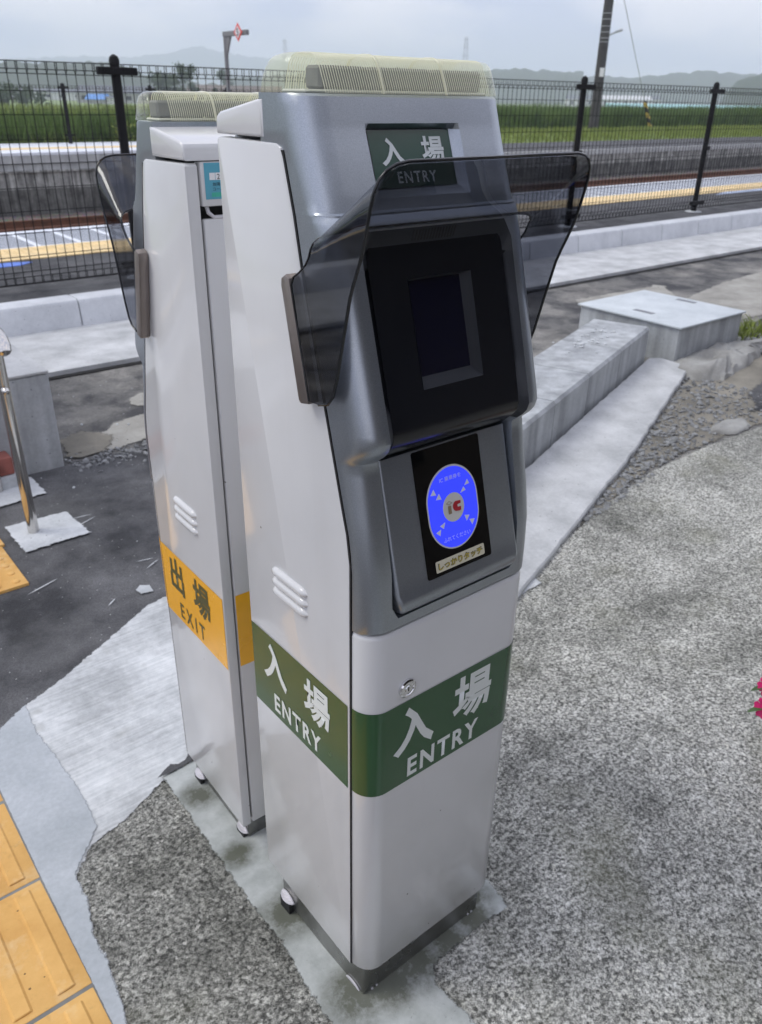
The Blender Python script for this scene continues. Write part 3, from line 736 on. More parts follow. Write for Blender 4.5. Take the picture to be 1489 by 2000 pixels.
# ------------------------------------------------------------------ handrail at the left edge
hr = empty('handrail', 'polished stainless steel handrail with round posts and a domed end, at the left edge', 'handrail')
def arc_pts(c, r, a0, a1, n, fn): return [fn(c[0]+r*math.cos(a0+(a1-a0)*i/n), c[1]+r*math.sin(a0+(a1-a0)*i/n)) for i in range(n+1)]
for (x, y) in ((0.124, 2.085), (0.118, 2.50)):
    b = MB(); b.tube([(x, y, gz(y)+0.003), (x, y, 0.655)], 0.0195, 20); b.build('post', M_STAIN, hr)
b = MB()
pts = [(0.118, 4.2, 0.685), (0.120, 3.0, 0.685), (0.122, 2.10, 0.685), (0.1225, 2.04, 0.683), (0.123, 2.005, 0.672), (0.123, 1.985, 0.652)]
b.tube(pts + [(0.123, 1.979, 0.640), (0.123, 1.977, 0.632), (0.123, 1.976, 0.627)], [0.026]*6+[0.0235, 0.016, 0.004], 20); b.build('rail_tube', M_STAIN, hr)
b = MB(); b.tube([(0.118, 4.2, 0.49), (0.121, 2.10, 0.49), (0.122, 2.052, 0.49), (0.122, 2.047, 0.49), (0.122, 2.043, 0.49)], [0.012, 0.012, 0.012, 0.009, 0.002], 14); b.build('lower_rail_tube', M_STAIN, hr)

# ------------------------------------------------------------------ the ticket gates
GW, GD = 0.305, 0.262           # width, depth of a gate
def lerp_tab(tab, z):
    if z <= tab[0][0]: return tab[0][1]
    for (z0, a0), (z1, a1) in zip(tab[:-1], tab[1:]):
        if z <= z1: return a0+(a1-a0)*(z-z0)/(z1-z0)
    return tab[-1][1]
EDGE = [(0.0, 0.003), (0.86, 0.003), (0.90, 0.0095), (0.929, 0.018), (1.048, 0.051), (1.192, 0.090), (1.255, 0.104), (1.324, 0.124), (1.40, 0.146)]
def arc(cx, cy, r, a0, a1, n): return [(cx+r*math.cos(R_(a0+(a1-a0)*i/n)), cy+r*math.sin(R_(a0+(a1-a0)*i/n))) for i in range(n+1)]
def mirror_pts(pts, side): return pts if side == 0 else [(GW-p[0], *p[1:]) for p in pts]

def ticket_gate(kind, label, loc, rz):
    root = empty('ticket_gate', label, 'ticket gate', loc, rz, 'card ticket gates')
    entry = kind == 'entry'
    BAND = M_GREEN if entry else M_ORANGE; INK = M_WHITEL if entry else M_DARKL
    k1, en = ('入', 'ENTRY') if entry else ('出', 'EXIT')
    MX = lambda s, x: x if s == 0 else GW-x
    # --- side panels
    for s in (0, 1):
        zs = [0.085, 0.86, 0.90, 0.929, 0.99, 1.048, 1.12, 1.192, 1.255]
        poly = [(lerp_tab(EDGE, z), z) for z in zs] + [(0.1205, 1.312), (0.125, 1.320), (0.134, 1.324), (0.2585, 1.3255), (0.262, 1.322), (0.262, 0.085)]
        b = MB(); b.prism(poly, lambda a, c, d: (MX(s, d), a, c), 0.0, 0.019, 0.0022, 2)
        sp = b.build('side_panel', M_BODY, root, smooth=30)
        sv = [0.087, 0.86, 0.90, 0.929, 0.99, 1.048, 1.12, 1.192, 1.255, 1.318]
        b = MB(); b.prism([(lerp_tab(EDGE, z)-0.0027, z) for z in sv]+[(lerp_tab(EDGE, z)+0.002, z) for z in sv[::-1]], lambda a, c, d: (MX(s, d), a, c), 0.0009, 0.014)
        b.build('panel_seam', M_GAP, sp, smooth=0)
        # louvres
        for k in range(3):
            b = MB()
            z = 0.7745-k*0.0165
            rows = []
            for t in frange(0, 1, 14):
                v = 0.188-0.092*t; q = math.sin(math.pi*min(1, max(0, t)))
                e = min(1, (min(t, 1-t)*9)) ** 0.5
                rows.append([(MX(s, 0.001-0.0085*e*math.sin(a)*0.9), v, z-0.007+0.0075*math.cos(a)*e) for a in frange(0, math.pi, 8)])
            b.loft(rows, False, False)
            b.build('vent_louvre', M_BODY, sp, smooth=60)
        # coloured band on the side and its lettering
        b = MB(); X = -0.0007
        v0, v1 = 0.0065, 0.2595
        q = [(MX(s, X), v0, 0.485), (MX(s, X), v1, 0.485), (MX(s, X), v1, 0.637), (MX(s, X), v0, 0.637)]
        b.face(b.verts(q)); bd = b.build('colour_band', BAND, sp, smooth=0)
        xa = (0, -1, 0) if s == 0 else (0, 1, 0)
        pos = (lambda a: 0.262-a) if s == 0 else (lambda a: a)    # a measured from the reader's left
        T = lambda st, a, z, w, h, bo, sp=1.0: text_mesh('lettering', st, (MX(s, X), pos(a), z), xa, (0, 0, 1), w, h, INK, bd, bo, sp=sp)
        if entry:
            T(k1, 0.068, 0.588, 0.066, 0.073, 0.035); T('場', 0.181, 0.586, 0.066, 0.073, 0.028); T(en, 0.126, 0.514, 0.128, 0.034, 0.028, 1.22)
        else:
            T(k1, 0.069, 0.589, 0.058, 0.075, 0.028); T('場', 0.173, 0.587, 0.068, 0.076, 0.028); T('E X I T', 0.122, 0.513, 0.104, 0.034, 0.016)
        # bracket carrying the visor
        b = MB()
        poly = [(0.059, 1.0555), (0.0745, 1.052), (0.079, 1.055), (0.1075, 1.182), (0.1065, 1.190), (0.098, 1.195), (0.091, 1.1915)]
        b.prism(poly, lambda a, c, d: (MX(s, d), a, c), -0.0165, -0.0003, 0.002, 2); b.build('visor_bracket', M_BRACKET, root, smooth=30)
    # --- silver head: lofted sections with recesses for sign, display and reader
    FR = [(0.765, -0.034), (0.80, -0.034), (0.849, -0.031), (0.90, -0.021), (0.95, -0.010), (0.975, -0.005), (0.990, -0.003)]
    hood = lambda z: 0.026+(z-1.21)*0.285
    UP = [(1.262, 0.0485), (1.27, 0.051), (1.34, 0.077), (1.372, 0.087)]
    rowsd = []   # z, front v, fillet radius, columns a,b, depth, chamfer
    def add(z, f, r, a, bb, d, ch=0.008): rowsd.append((z, f, r, a, bb, d, ch))
    add(0.7655, -0.028, 0.030, .05, .255, 0); add(0.768, -0.034, 0.034, .05, .255, 0)
    add(0.782, -0.034, 0.034, .05, .255, 0); add(0.7825, -0.034, 0.034, .050, .255, 0.012, 0.001)
    for z in (0.80, 0.82, 0.849, 0.875, 0.90, 0.925, 0.95, 0.975): add(z, lerp_tab(FR, z), 0.034-0.006*(z-0.8)/0.175, .040, .265, 0.016, 0.002)
    add(0.988, -0.002, 0.028, .039, .266, 0.016, 0.003)
    add(0.992, -0.003, 0.028, .038, .267, 0.010, 0.004); add(0.997, -0.009, 0.029, .037, .268, 0.010, 0.006); add(1.004, -0.0175, 0.030, .037, .268, 0.009, 0.010); add(1.012, -0.0240, 0.031, .037, .268, 0.009, 0.011); add(1.022, -0.0270, 0.032, .037, .268, 0.009, 0.012)
    for z in (1.032, 1.05, 1.064, 1.08, 1.12, 1.16, 1.20, 1.205, 1.222): add(z, hood(z), 0.032, .037, .268, 0.009 if z > 1.203 or z < 1.06 else 0.020, 0.012)
    add(1.242, hood(1.242), 0.032, .046, .259, 0.0, 0.012)
    add(1.248, hood(1.248), 0.032, .046, .259, 0); add(1.2525, hood(1.2525)+0.001, 0.032, .046, .259, 0); add(1.2565, hood(1.2565)+0.004, 0.032, .046, .259, 0)
    add(1.2585, 0.0435, 0.032, .05, .255, 0); add(1.2605, 0.0482, 0.032, .07, .232, 0)
    add(1.2720, lerp_tab(UP, 1.272), 0.034, .079, .217, 0); add(1.2800, lerp_tab(UP, 1.280), 0.034, .078, .216, 0.012, 0.008)
    for z in (1.295, 1.31, 1.325, 1.338): add(z, lerp_tab(UP, z), 0.035, .0775, .2155, 0.012, 0.008)
    add(1.3445, lerp_tab(UP, 1.3445), 0.035, .0785, .2145, 0); add(1.360, lerp_tab(UP, 1.36), 0.036, .085, .205, 0); add(1.3695, lerp_tab(UP, 1.3695), 0.036, .085, .205, 0); add(1.372, lerp_tab(UP, 1.372)+0.003, 0.036, .085, .205, 0)
    def section(z, f, r, a, bb, d, ch, x0=0.0015, x1=None):
        x1 = GW-x0 if x1 is None else x1
        e = lerp_tab(EDGE, z)
        if z < 1.322:
            back = [(x0+0.006, e+0.03), (x0+0.006, e-0.0022), (x0, e-0.0045)]
        else:
            back = [(x0+0.0006, 0.166), (x0+0.0003, 0.15), (x0, e-0.0045)]
        lf = [(x0+r+r*math.cos(R_(t)), f+r+r*math.sin(R_(t))) for t in frange(180, 270, 8)]
        # start of the fillet must not lie behind the seam
        if f+r > e-0.0045:
            k = (e-0.006-f)/r; lf = [(x, f+(y-f)*k) for x, y in lf]
        mid = [(a, f), (a+ch*0.5, f+d*0.62), (a+ch, f+d)]
        mid2 = [(bb-ch, f+d), (bb-ch*0.5, f+d*0.62), (bb, f)]
        half = back+lf
        right = [(x0+x1-x, y) for x, y in half[::-1]]
        return [(x, y, z) for x, y in half+mid+mid2+right]
    b = MB(); VV = b.loft([section(*q) for q in rowsd], True, True)
    idx = {v: (i, j) for i, r in enumerate(VV) for j, v in enumerate(r)}
    for f in b.bm.faces:
        ij = [idx[v] for v in f.verts]
        if len(ij) == 4 and 12 <= min(j for i, j in ij) and max(j for i, j in ij) <= 17 and 0.995 < min(rowsd[i][0] for i, j in ij) and max(rowsd[i][0] for i, j in ij) < 1.243: f.material_index = 1
    head = b.build('head_shell', [M_SILVER, M_RECESS], root, smooth=28)
    # --- sign window
    b = MB()
    zz = (1.2805, 1.3375); fl = lambda z: lerp_tab(UP, z)+0.0105
    b.face(b.verts([(0.0865, fl(zz[0]), zz[0]), (0.2065, fl(zz[0]), zz[0]), (0.2065, fl(zz[1]), zz[1]), (0.0865, fl(zz[1]), zz[1])]))
    sg = b.build('sign_panel', M_SIGNG if entry else M_ORANGE, root, smooth=0)
    ya = Vector((0, fl(zz[1])-fl(zz[0]), zz[1]-zz[0])).normalized()
    def P(x, t): z = zz[0]+(zz[1]-zz[0])*t; return (x+0.005, fl(z), z)
    M_SGL = MATS.get('unlit_sign_lettering') or simple('unlit_sign_lettering', (0.68, 0.72, 0.71), 0.4, var=0.02)
    text_mesh('lettering', k1, P(0.112, 0.62), (1, 0, 0), ya, 0.034, 0.030, M_SGL, sg, 0.03); text_mesh('lettering', '場', P(0.172, 0.64), (1, 0, 0), ya, 0.034, 0.030, M_SGL, sg, 0.025)
    text_mesh('lettering', en, P(0.142, 0.17), (1, 0, 0), ya, 0.058, 0.0125, M_SGL, sg, 0.018, sp=1.22)
    # --- display panel with recessed screen
    fl = lambda z: (hood(z) if z >= 1.03 else None)
    b = MB()
    profile = [(z, hood(z)+0.0078) for z in (1.229, 1.188)] + [(z, hood(z)+0.0078) for z in (1.068, 1.04)] + [(1.030, -0.0170), (1.022, -0.0190), (1.012, -0.0160), (1.004, -0.0100), (0.997, -0.0020), (0.990, 0.0055), (0.986, 0.012)]
    cols = [0.048, 0.102, 0.199, 0.257]
    profile.insert(1, (1.2262, hood(1.2262)+0.0078)); profile.insert(2, (1.2215, hood(1.2215)+0.0078)); profile.insert(3, (1.2150, hood(1.2150)+0.0078))
    inset = [0.014, 0.0065, 0.002, 0.0]+[0.0]*20
    G = [b.verts([(x+(inset[i] if k == 0 else -inset[i] if k == 3 else 0), v, z) for k, x in enumerate(cols)]) for i, (z, v) in enumerate(profile)]
    for i in range(len(G)-1):
        for j in range(3):
            if i == 4 and j == 1: continue
            b.face((G[i][j], G[i+1][j], G[i+1][j+1], G[i][j+1]))
    dp = b.build('display_panel', M_BLACK, root, smooth=40)
    o = lambda x, z, d: (x+0.006, hood(z)+0.0078+d, z)
    b = MB()
    A = b.verts([o(.0955, 1.1885, -.0006), o(.1935, 1.1885, -.0006), o(.1935, 1.0675, -.0006), o(.0955, 1.0675, -.0006)])
    Bq = b.verts([o(.100, 1.184, .009), o(.182, 1.184, .009), o(.182, 1.079, .009), o(.100, 1.079, .009)])
    for i in range(4): b.face((A[i], A[(i+1) % 4], Bq[(i+1) % 4], Bq[i]))
    fb = b.build('screen_bezel', M_BEZEL, dp, smooth=0)
    b = MB(); b.face(b.verts([o(.0995, 1.1845, .0088), o(.1825, 1.1845, .0088), o(.1825, 1.0785, .0088), o(.0995, 1.0785, .0088)])); b.build('screen', M_SCREEN, dp, smooth=0)
    # speaker slits in the upper chamfer
    b = MB()
    for k in range(15):
        x = 0.114+k*0.0045
        p0 = Vector((x, hood(1.229)+0.0065, 1.2275)); p1 = Vector((x+0.002, hood(1.240)+0.0012, 1.2395))
        b.tube([p0, p1], 0.0011, 4, True)
    b.build('speaker_slit', M_GAP, root, smooth=0)
    # --- reader plate
    pv = lambda z: 0.005-(0.985-z)*0.2686
    rows = []
    def psec(z, f, ins, r=0.006):
        x0, x1 = 0.0445+ins, 0.2605-ins
        ptsl = [(x0, f+0.02), (x0, f+r)] + [(x0+r+r*math.cos(R_(t)), f+r+r*math.sin(R_(t))) for t in frange(180, 270, 4)][1:]
        return [(x, y, z) for x, y in ptsl+[(x0+x1-x, y) for x, y in ptsl[::-1]]]
    for z in (0.9868, 0.96, 0.93, 0.90, 0.87, 0.84, 0.818): rows.append(psec(z, pv(z), -0.001*(0.985-z)/0.17))
    for z, df, ins in ((0.812, -0.0015, 0.0), (0.806, -0.0035, 0.0005), (0.799, -0.0035, 0.003), (0.793, 0.0000, 0.0045), (0.788, 0.005, 0.007), (0.7838, 0.013, 0.011)): rows.append(psec(z, pv(0.812)+df, ins, 0.007))
    b = MB(); b.loft(rows, True, True); rp = b.build('reader_plate', M_SILVER, root, smooth=32)
    on = Vector((0, -1, -0.2686)).normalized()     # outward normal of the plate
    up = Vector((0, 0.2686, 1)).normalized()
    Q = lambda x, z, d=0.0: Vector((x+0.004, pv(z), z))+on*d
    def flat(name, pts, mat, par, d): b = MB(); b.face(b.verts([Q(x, z, d) for x, z in pts])); return b.build(name, mat, par, smooth=0)
    def rrect(x0, x1, z0, z1, r, n=5): return arc(x1-r, z1-r, r, 0, 90, n)+arc(x0+r, z1-r, r, 90, 180, n)+arc(x0+r, z0+r, r, 180, 270, n)+arc(x1-r, z0+r, r, 270, 360, n)
    b = MB(); fr = rrect(0.0905, 0.205, 0.8235, 0.985, 0.003)
    t0 = b.verts([Q(x, z, 0.0002) for x, z in fr]); t1 = b.verts([Q(x, z, 0.0010) for x, z in fr])
    for i in range(len(fr)): b.face((t0[i], t0[(i+1) % len(fr)], t1[(i+1) % len(fr)], t1[i]))
    b.face(t1); rg = b.build('reader_window', M_READER, rp, smooth=20)
    oc, ow, oz0, oz1 = 0.1475, 0.0440, 0.8510, 0.9580
    cap = lambda m: arc(oc, oz1-ow, ow-m, 0, 180, 24)+arc(oc, oz0+ow, ow-m, 180, 360, 24)
    flat('ring_border', cap(0), M_MARKG, rg, 0.0014); ov = flat('touch_area', cap(0.0022), M_BLUE, rg, 0.0018)
    cz = 0.9045
    flat('centre_disc', [(oc+0.0185*math.cos(R_(t*10)), cz+0.0185*math.sin(R_(t*10))) for t in range(36)], M_MARKG, ov, 0.0022)
    flat('mark_bar', [(0.1376, 0.8975), (0.1432, 0.8975), (0.1432, 0.9080), (0.1376, 0.9080)], M_BROWN, ov, 0.0026)
    dmd = [(0.1358, 0.9115), (0.1406, 0.9092), (0.1452, 0.9112), (0.1404, 0.9138)]
    b = MB(); b.tube([Q(x, z, 0.0025) for x, z in dmd+dmd[:1]], 0.00035, 4, False); b.build('mark_diamond', M_BROWN, ov, smooth=0)
    flat('mark_train', [(0.1600, 0.9105), (0.1520, 0.9115)]+[(0.1520+0.0060*math.cos(R_(t)), 0.9050+0.0065*math.sin(R_(t))) for t in range(100, 261, 20)]+[(0.1595, 0.8975), (0.1600, 0.9030), (0.1560, 0.9030), (0.1540, 0.9035), (0.1540, 0.9065), (0.1600, 0.9070)], M_RED, ov, 0.0026)
    flat('mark_wheel', [(0.1535+0.0013*math.cos(R_(t*30)), 0.8972+0.0013*math.sin(R_(t*30))) for t in range(12)], M_MARKG, ov, 0.0030)
    flat('mark_wheel', [(0.1580+0.0013*math.cos(R_(t*30)), 0.8972+0.0013*math.sin(R_(t*30))) for t in range(12)], M_MARKG, ov, 0.0030)
    for tri in ([(0.1759, 0.9337), (0.1699, 0.9267), (0.1791, 0.9274)], [(0.1681, 0.9259), (0.1616, 0.919), (0.1717, 0.9205)], [(0.1177, 0.9347), (0.1115, 0.928), (0.121, 0.9264)], [(0.1258, 0.9275), (0.1195, 0.9206), (0.1289, 0.9193)],
                [(0.1302, 0.8896), (0.1205, 0.8869), (0.1266, 0.8817)], [(0.1218, 0.8824), (0.1128, 0.8802), (0.1193, 0.8744)], [(0.1642, 0.8894), (0.173, 0.8875), (0.1669, 0.8807)], [(0.1717, 0.882), (0.1813, 0.8803), (0.1758, 0.8735)]):
        flat('arrow_mark', tri, M_PALE, ov, 0.0022)
    text_mesh('lettering', 'IC 乗車券を', Q(oc, 0.9425, 0.0022), (1, 0, 0), up, 0.037, 0.0062, M_FAINT, ov, 0.01, 0.0); text_mesh('lettering', 'ふれてください', Q(oc, 0.8665, 0.0022), (1, 0, 0), up, 0.047, 0.0062, M_FAINT, ov, 0.01, 0.0)
    stk = flat('touch_sticker', rrect(0.1055, 0.1925, 0.8285, 0.8435, 0.002), M_CREAM, rg, 0.0014)
    text_mesh('lettering', 'しっかりタッチ', Q(0.149, 0.836, 0.0017), (1, 0, 0), up, 0.0795, 0.0103, M_INK, stk, 0.058, 0.0); text_mesh('lettering', 'しっかりタッチ', Q(0.149, 0.836, 0.0020), (1, 0, 0), up, 0.0775, 0.0088, M_GOLD, stk, 0.012, 0.0)
    # --- front door with rounded corners, band and lock
    def dsec(z, off=0.0, ins=0.0, back=0.02):
        r = 0.034
        half = [(0.0025+ins, back), (0.0025-off*0+ins*1-off, 0.0)] + [(0.0025+r+(r+off-ins)*math.cos(R_(t)), 0.0+(r+off-ins)*math.sin(R_(t))) for t in frange(180, 270, 10)][1:]
        return [(x, y, z) for x, y in half+[(GW-x, y) for x, y in half[::-1]]]
    b = MB(); b.loft([dsec(0.085, 0, 0.004), dsec(0.087, 0, 0.0015), dsec(0.090), dsec(0.755), dsec(0.7595, 0, 0.001), dsec(0.762, 0, 0.003), dsec(0.763, 0, 0.006)], True, True)
    dr = b.build('front_door', M_BODY, root, smooth=30)
    b = MB(); b.loft([[p for p in dsec(z, 0.0007)[1:-1]] for z in (0.485, 0.637)], False, False); bd = b.build('colour_band', BAND, dr, smooth=40)
    F = lambda st, x, z, w, h, bo, sp=1.0: text_mesh('lettering', st, (x, -0.0347, z), (1, 0, 0), (0, 0, 1), w, h, INK, bd, bo, sp=sp)
    F(k1, 0.086, 0.582, 0.076, 0.084, 0.035); F('場', 0.200, 0.584, 0.078, 0.084, 0.028); F(en if entry else 'E X I T', 0.1465, 0.511, 0.142, 0.036, 0.028, 1.22)
    b = MB(); b.lathe([(0.0145, -0.001), (0.0145, 0.0035), (0.0125, 0.0052), (0.0095, 0.0052), (0.0090, 0.0040), (0.0055, 0.0040), (0.0050, 0.0048), (0.0005, 0.0048)], (0.069, -0.0338, 0.661), (0, -1, 0), 28)
    lk = b.build('door_lock', M_CHROME, dr)
    b = MB(); b.box(0.0682, 0.0698, -0.0389, -0.0380, 0.6575, 0.6645); b.build('keyhole', M_GAP, lk, smooth=0)
    # --- inner frame seen in the seams, rear door, rear cap with its sticker
    b = MB(); b.box(0.0195, GW-0.0195, 0.032, 0.2525, 0.09, 0.77); b.box(0.0195, GW-0.0195, 0.10, 0.2525, 0.77, 1.2); b.box(0.0195, GW-0.0195, 0.165, 0.240, 1.2, 1.32); b.build('inner_frame', M_GAP, root, smooth=0)
    b = MB(); b.box(0.0225, GW-0.0225, 0.250, 0.262, 0.085, 1.254, 0.003, 2); rd = b.build('rear_door', M_BODY, root)
    b = MB(); b.face(b.verts([(0.023, 0.2626, 0.485), (GW-0.023, 0.2626, 0.485), (GW-0.023, 0.2626, 0.637), (0.023, 0.2626, 0.637)])); b.build('colour_band', BAND, rd, smooth=0)
    capp = [(0.1585, 1.3285), (0.2625, 1.3285), (0.2625, 1.3425), (0.2595, 1.3485), (0.252, 1.3525), (0.172, 1.3655), (0.1585, 1.3665)]
    b = MB(); b.prism(capp, lambda a, c, d: (d, a, c), 0.0, GW, 0.004, 3)
    rc = b.build('rear_cap', M_BODY, root, smooth=30)
    b = MB(); b.box(0.0225, GW-0.0225, 0.243, 0.2615, 1.270, 1.3275, 0.003, 2); rh = b.build('rear_handle_cover', M_BODY, rc)
    b = MB(); b.tube([(0.032, 0.250, 1.275), (0.032, 0.2575, 1.262), (0.040, 0.2585, 1.2555), (GW-0.040, 0.2585, 1.2555), (GW-0.032, 0.2575, 1.262), (GW-0.032, 0.250, 1.275)], 0.003, 8); b.build('pull_bar', M_TAB, rc)
    # sticker on the rear (reads from behind: left is at large x)
    yb = 0.2620
    b = MB(); b.face(b.verts([(0.175, yb, 1.2795), (0.277, yb, 1.2795), (0.277, yb, 1.3255), (0.175, yb, 1.3255)])); sk = b.build('number_sticker', M_TEAL, rh, smooth=0)
    TX = lambda st, x, z, w, h, m, bo=0.0, d=0.0003: text_mesh('lettering', st, (x+0.02, yb+d, z), (-1, 0, 0), (0, 0, 1), w, h, m, sk, bo, 0.0)
    TX('管理番号', 0.206, 1.3195, 0.042, 0.0065, M_INK, 0.03)
    for k, x in enumerate((0.2655, 0.2565, 0.2475, 0.229, 0.220, 0.211)):
        b = MB(); b.face(b.verts([(x-0.0042, yb+0.0003, 1.3040), (x+0.0042, yb+0.0003, 1.3040), (x+0.0042, yb+0.0003, 1.3130), (x-0.0042, yb+0.0003, 1.3130)]))
        b.build('number_box', M_PAPER, sk, smooth=0)
    for ch, x in zip('2211', (0.2365, 0.2275, 0.209, 0.200)): TX(ch, x, 1.3082, 0.0042 if ch == '2' else 0.0014, 0.0066, M_INK, 0.0, 0.0006)
    TX('-', 0.2185, 1.3085, 0.004, 0.0008, M_INK)
    TX('故障の際は、この番号を', 0.2145, 1.2985, 0.062, 0.0048, M_INK); TX('コールセンターへご連絡', 0.2145, 1.2925, 0.062, 0.0046, M_INK)
    b = MB(); b.face(b.verts([(0.252, yb+0.0003, 1.2825), (0.268, yb+0.0003, 1.2825), (0.268, yb+0.0003, 1.2880), (0.252, yb+0.0003, 1.2880)])); b.build('green_strip', M_TEALG, sk, smooth=0)
    TX('JR東日本', 0.2135, 1.2850, 0.030, 0.0052, M_INK, 0.02)
    # --- light bar
    lp = [(0.0865, 1.3725), (0.0895, 1.3800), (0.0970, 1.3960), (0.1010, 1.4030), (0.1060, 1.4072), (0.1130, 1.4092), (0.1260, 1.4098), (0.1400, 1.4088), (0.1480, 1.4062), (0.1535, 1.4000), (0.1590, 1.3870), (0.1630, 1.3725)]
    lpc = (0.125, 1.3725)
    b = MB(); rows = []
    for x, s, dz in ((0.0020, 1.0, 0), ):
        pass
    ends = [(0.0030, 0.72, 0.60), (0.0055, 0.78, 0.80), (0.0090, 0.84, 0.91), (0.0140, 0.90, 0.97), (0.0200, 0.95, 0.993), (0.0300, 0.99, 1.0), (0.0360, 1.0, 1.0)]
    secs = [(x, sy, sz) for x, sy, sz in ends] + [(GW-x, sy, sz) for x, sy, sz in ends[::-1]]
    rear = 0.163
    rows = [[(x, rear-(rear-y)*sy, lpc[1]+(z-lpc[1])*sz) for y, z in lp] for x, sy, sz in secs]
    b.loft(rows, False, False); e0 = [v for v in b.bm.verts][:len(lp)]; b.face(e0); b.bm.verts.ensure_lookup_table(); b.face([b.bm.verts[len(b.bm.verts)-1-i] for i in range(len(lp))])
    lb = b.build('light_cover', M_LENS, root, smooth=50)
    b = MB(); n = 74
    for k in range(n+1):
        x = 0.034+(GW-0.068)*k/n
        b.tube([(x, y+0.0, z) for y, z in lp], 0.00050, 5, True)
    b.build('lens_rib', M_RIB, lb, smooth=60)
    for x in (0.111, 0.203):
        b = MB(); b.tube([(x, y, z) for y, z in lp], 0.0016, 6, True); b.build('lens_joint', M_RIB, lb, smooth=60)
    b = MB(); b.box(0.020, GW-0.020, 0.104, 0.150, 1.3722, 1.3760, 0.002, 1); bs = b.build('lamp_base', M_LEDW, lb)
    for x0, x1 in ((0.044, 0.106), (0.116, 0.198), (0.208, 0.282)):
        b = MB(); b.box(x0, x1, 0.112, 0.140, 1.376, 1.3985, 0.003, 1); b.build('lamp_board', M_LED, lb)
    # --- steel plinth, flange, foot tabs and bolts
    b = MB(); b.box(0.012, 0.280, -0.020, 0.232, 0.004, 0.0845, 0.002, 1); pl = b.build('plinth', M_STEEL, root)
    b = MB(); b.prism(rrect(0.016, 0.277, -0.0285, -0.019, 0.004, 3), lambda a, c, d: (a, c, d), 0.006, 0.0095, 0.001, 1); b.build('plinth_flange', M_TAB, pl)
    for sx in (0, 1):
        for vy, z0, grd in ((0.008, 0.009, 0.0), (0.212, 0.022, -0.02)):
            x = 0.012 if sx == 0 else 0.280; sg = -1 if sx == 0 else 1
            b = MB()
            hp = [(0.0205*math.cos(R_(t)), 0.0125*math.sin(R_(t))) for t in range(0, 181, 15)]
            b.prism(hp, lambda a, c, d: (x+sg*c, vy+a, z0+d), 0.0, 0.003, 0.0007, 1)
            b.prism(hp, lambda a, c, d: (x+sg*d, vy+a, z0+0.001+c*0.95), 0.0003, 0.003, 0.0007, 1)
            ft_ = b.build('foot_tab', M_TAB, pl)
            b = MB(); b.box(min(x, x+sg*0.010), max(x, x+sg*0.010), vy-0.016, vy+0.016, grd-0.006, z0-0.0005, 0.001, 1); b.build('levelling_foot', M_GAP, pl)
    for x in (0.030, 0.040, 0.257, 0.266):
        b = MB(); b.lathe([(0.0024, 0), (0.0024, 0.0015), (0.0003, 0.0018)], (x, -0.0198, 0.017), (0, -1, 0), 8); b.build('plinth_screw', M_TAB, pl)
    # --- smoked visor, one bent sheet
    st_ = [((.060, 1.0585), (.040, 1.0600)), ((.062, 1.066), (.022, 1.0655)), ((.064, 1.075), (.012, 1.077)), ((.070, 1.10), (.004, 1.10)), ((.0785, 1.14), (-.006, 1.14)), ((.0885, 1.185), (-.019, 1.19)), ((.0835, 1.194), (-.0255, 1.206)), ((.072, 1.201), (-.033, 1.222)), ((.0600, 1.210), (-.0405, 1.240)),
           ((.0530, 1.219), (-.0455, 1.258)), ((.0490, 1.228), (-.0500, 1.276))]
    xs = [-0.0145]*11
    st_ += [((.0462, 1.2335), (-.0535, 1.2905)), ((.0430, 1.2385), (-.0565, 1.3025)), ((.0395, 1.2425), (-.0590, 1.3105)), ((.0365, 1.2450), (-.0606, 1.3155)), ((.0345, 1.2465), (-.0615, 1.3178))]
    xs += [-0.0135, -0.0095, -0.0025, 0.0080, 0.0220]
    mid = [(GW*0.25, st_[-1]), (GW*0.5, st_[-1])]
    L_ = list(zip(xs, st_)); full = L_+mid+[(GW*0.75, st_[-1])]+[(GW-x, q) for x, q in L_[::-1]]
    b = MB(); rows = []
    for x, (r0, f0) in full:
        sk = 0.017*min(1, max(0, x/GW)); rows.append([(x, r0[0]+(f0[0]+sk-r0[0])*t, r0[1]+(f0[1]-r0[1])*t+0.0035*math.sin(math.pi*t)*(1 if 0.02 < x < GW-0.02 else 0)) for t in frange(0, 1, 6)])
    b.loft(rows, False, False)
    bmesh.ops.recalc_face_normals(b.bm, faces=b.bm.faces[:])
    bmesh.ops.solidify(b.bm, geom=b.bm.faces[:], thickness=0.0028)
    vz = b.build('smoked_visor', M_VISOR, root, smooth=40)
    b = MB(); b.tube([r[-1] for r in rows], 0.0017, 6); b.tube([r[0] for r in rows], 0.0012, 6); b.build('visor_edge', M_VEDGE, vz, smooth=60)
    return root

ticket_gate('entry', 'light grey card ticket gate with green ENTRY bands, nearer to the viewer, facing front', (0, 0, 0), 0)
rz2 = math.pi+R_(-1.2)
off = Matrix.Rotation(rz2, 3, 'Z') @ Vector((GW, 0.262, 0))
ticket_gate('exit', 'light grey card ticket gate with orange EXIT bands, standing behind and facing away', (0.016-off.x, 0.3870-off.y, -0.038), rz2)

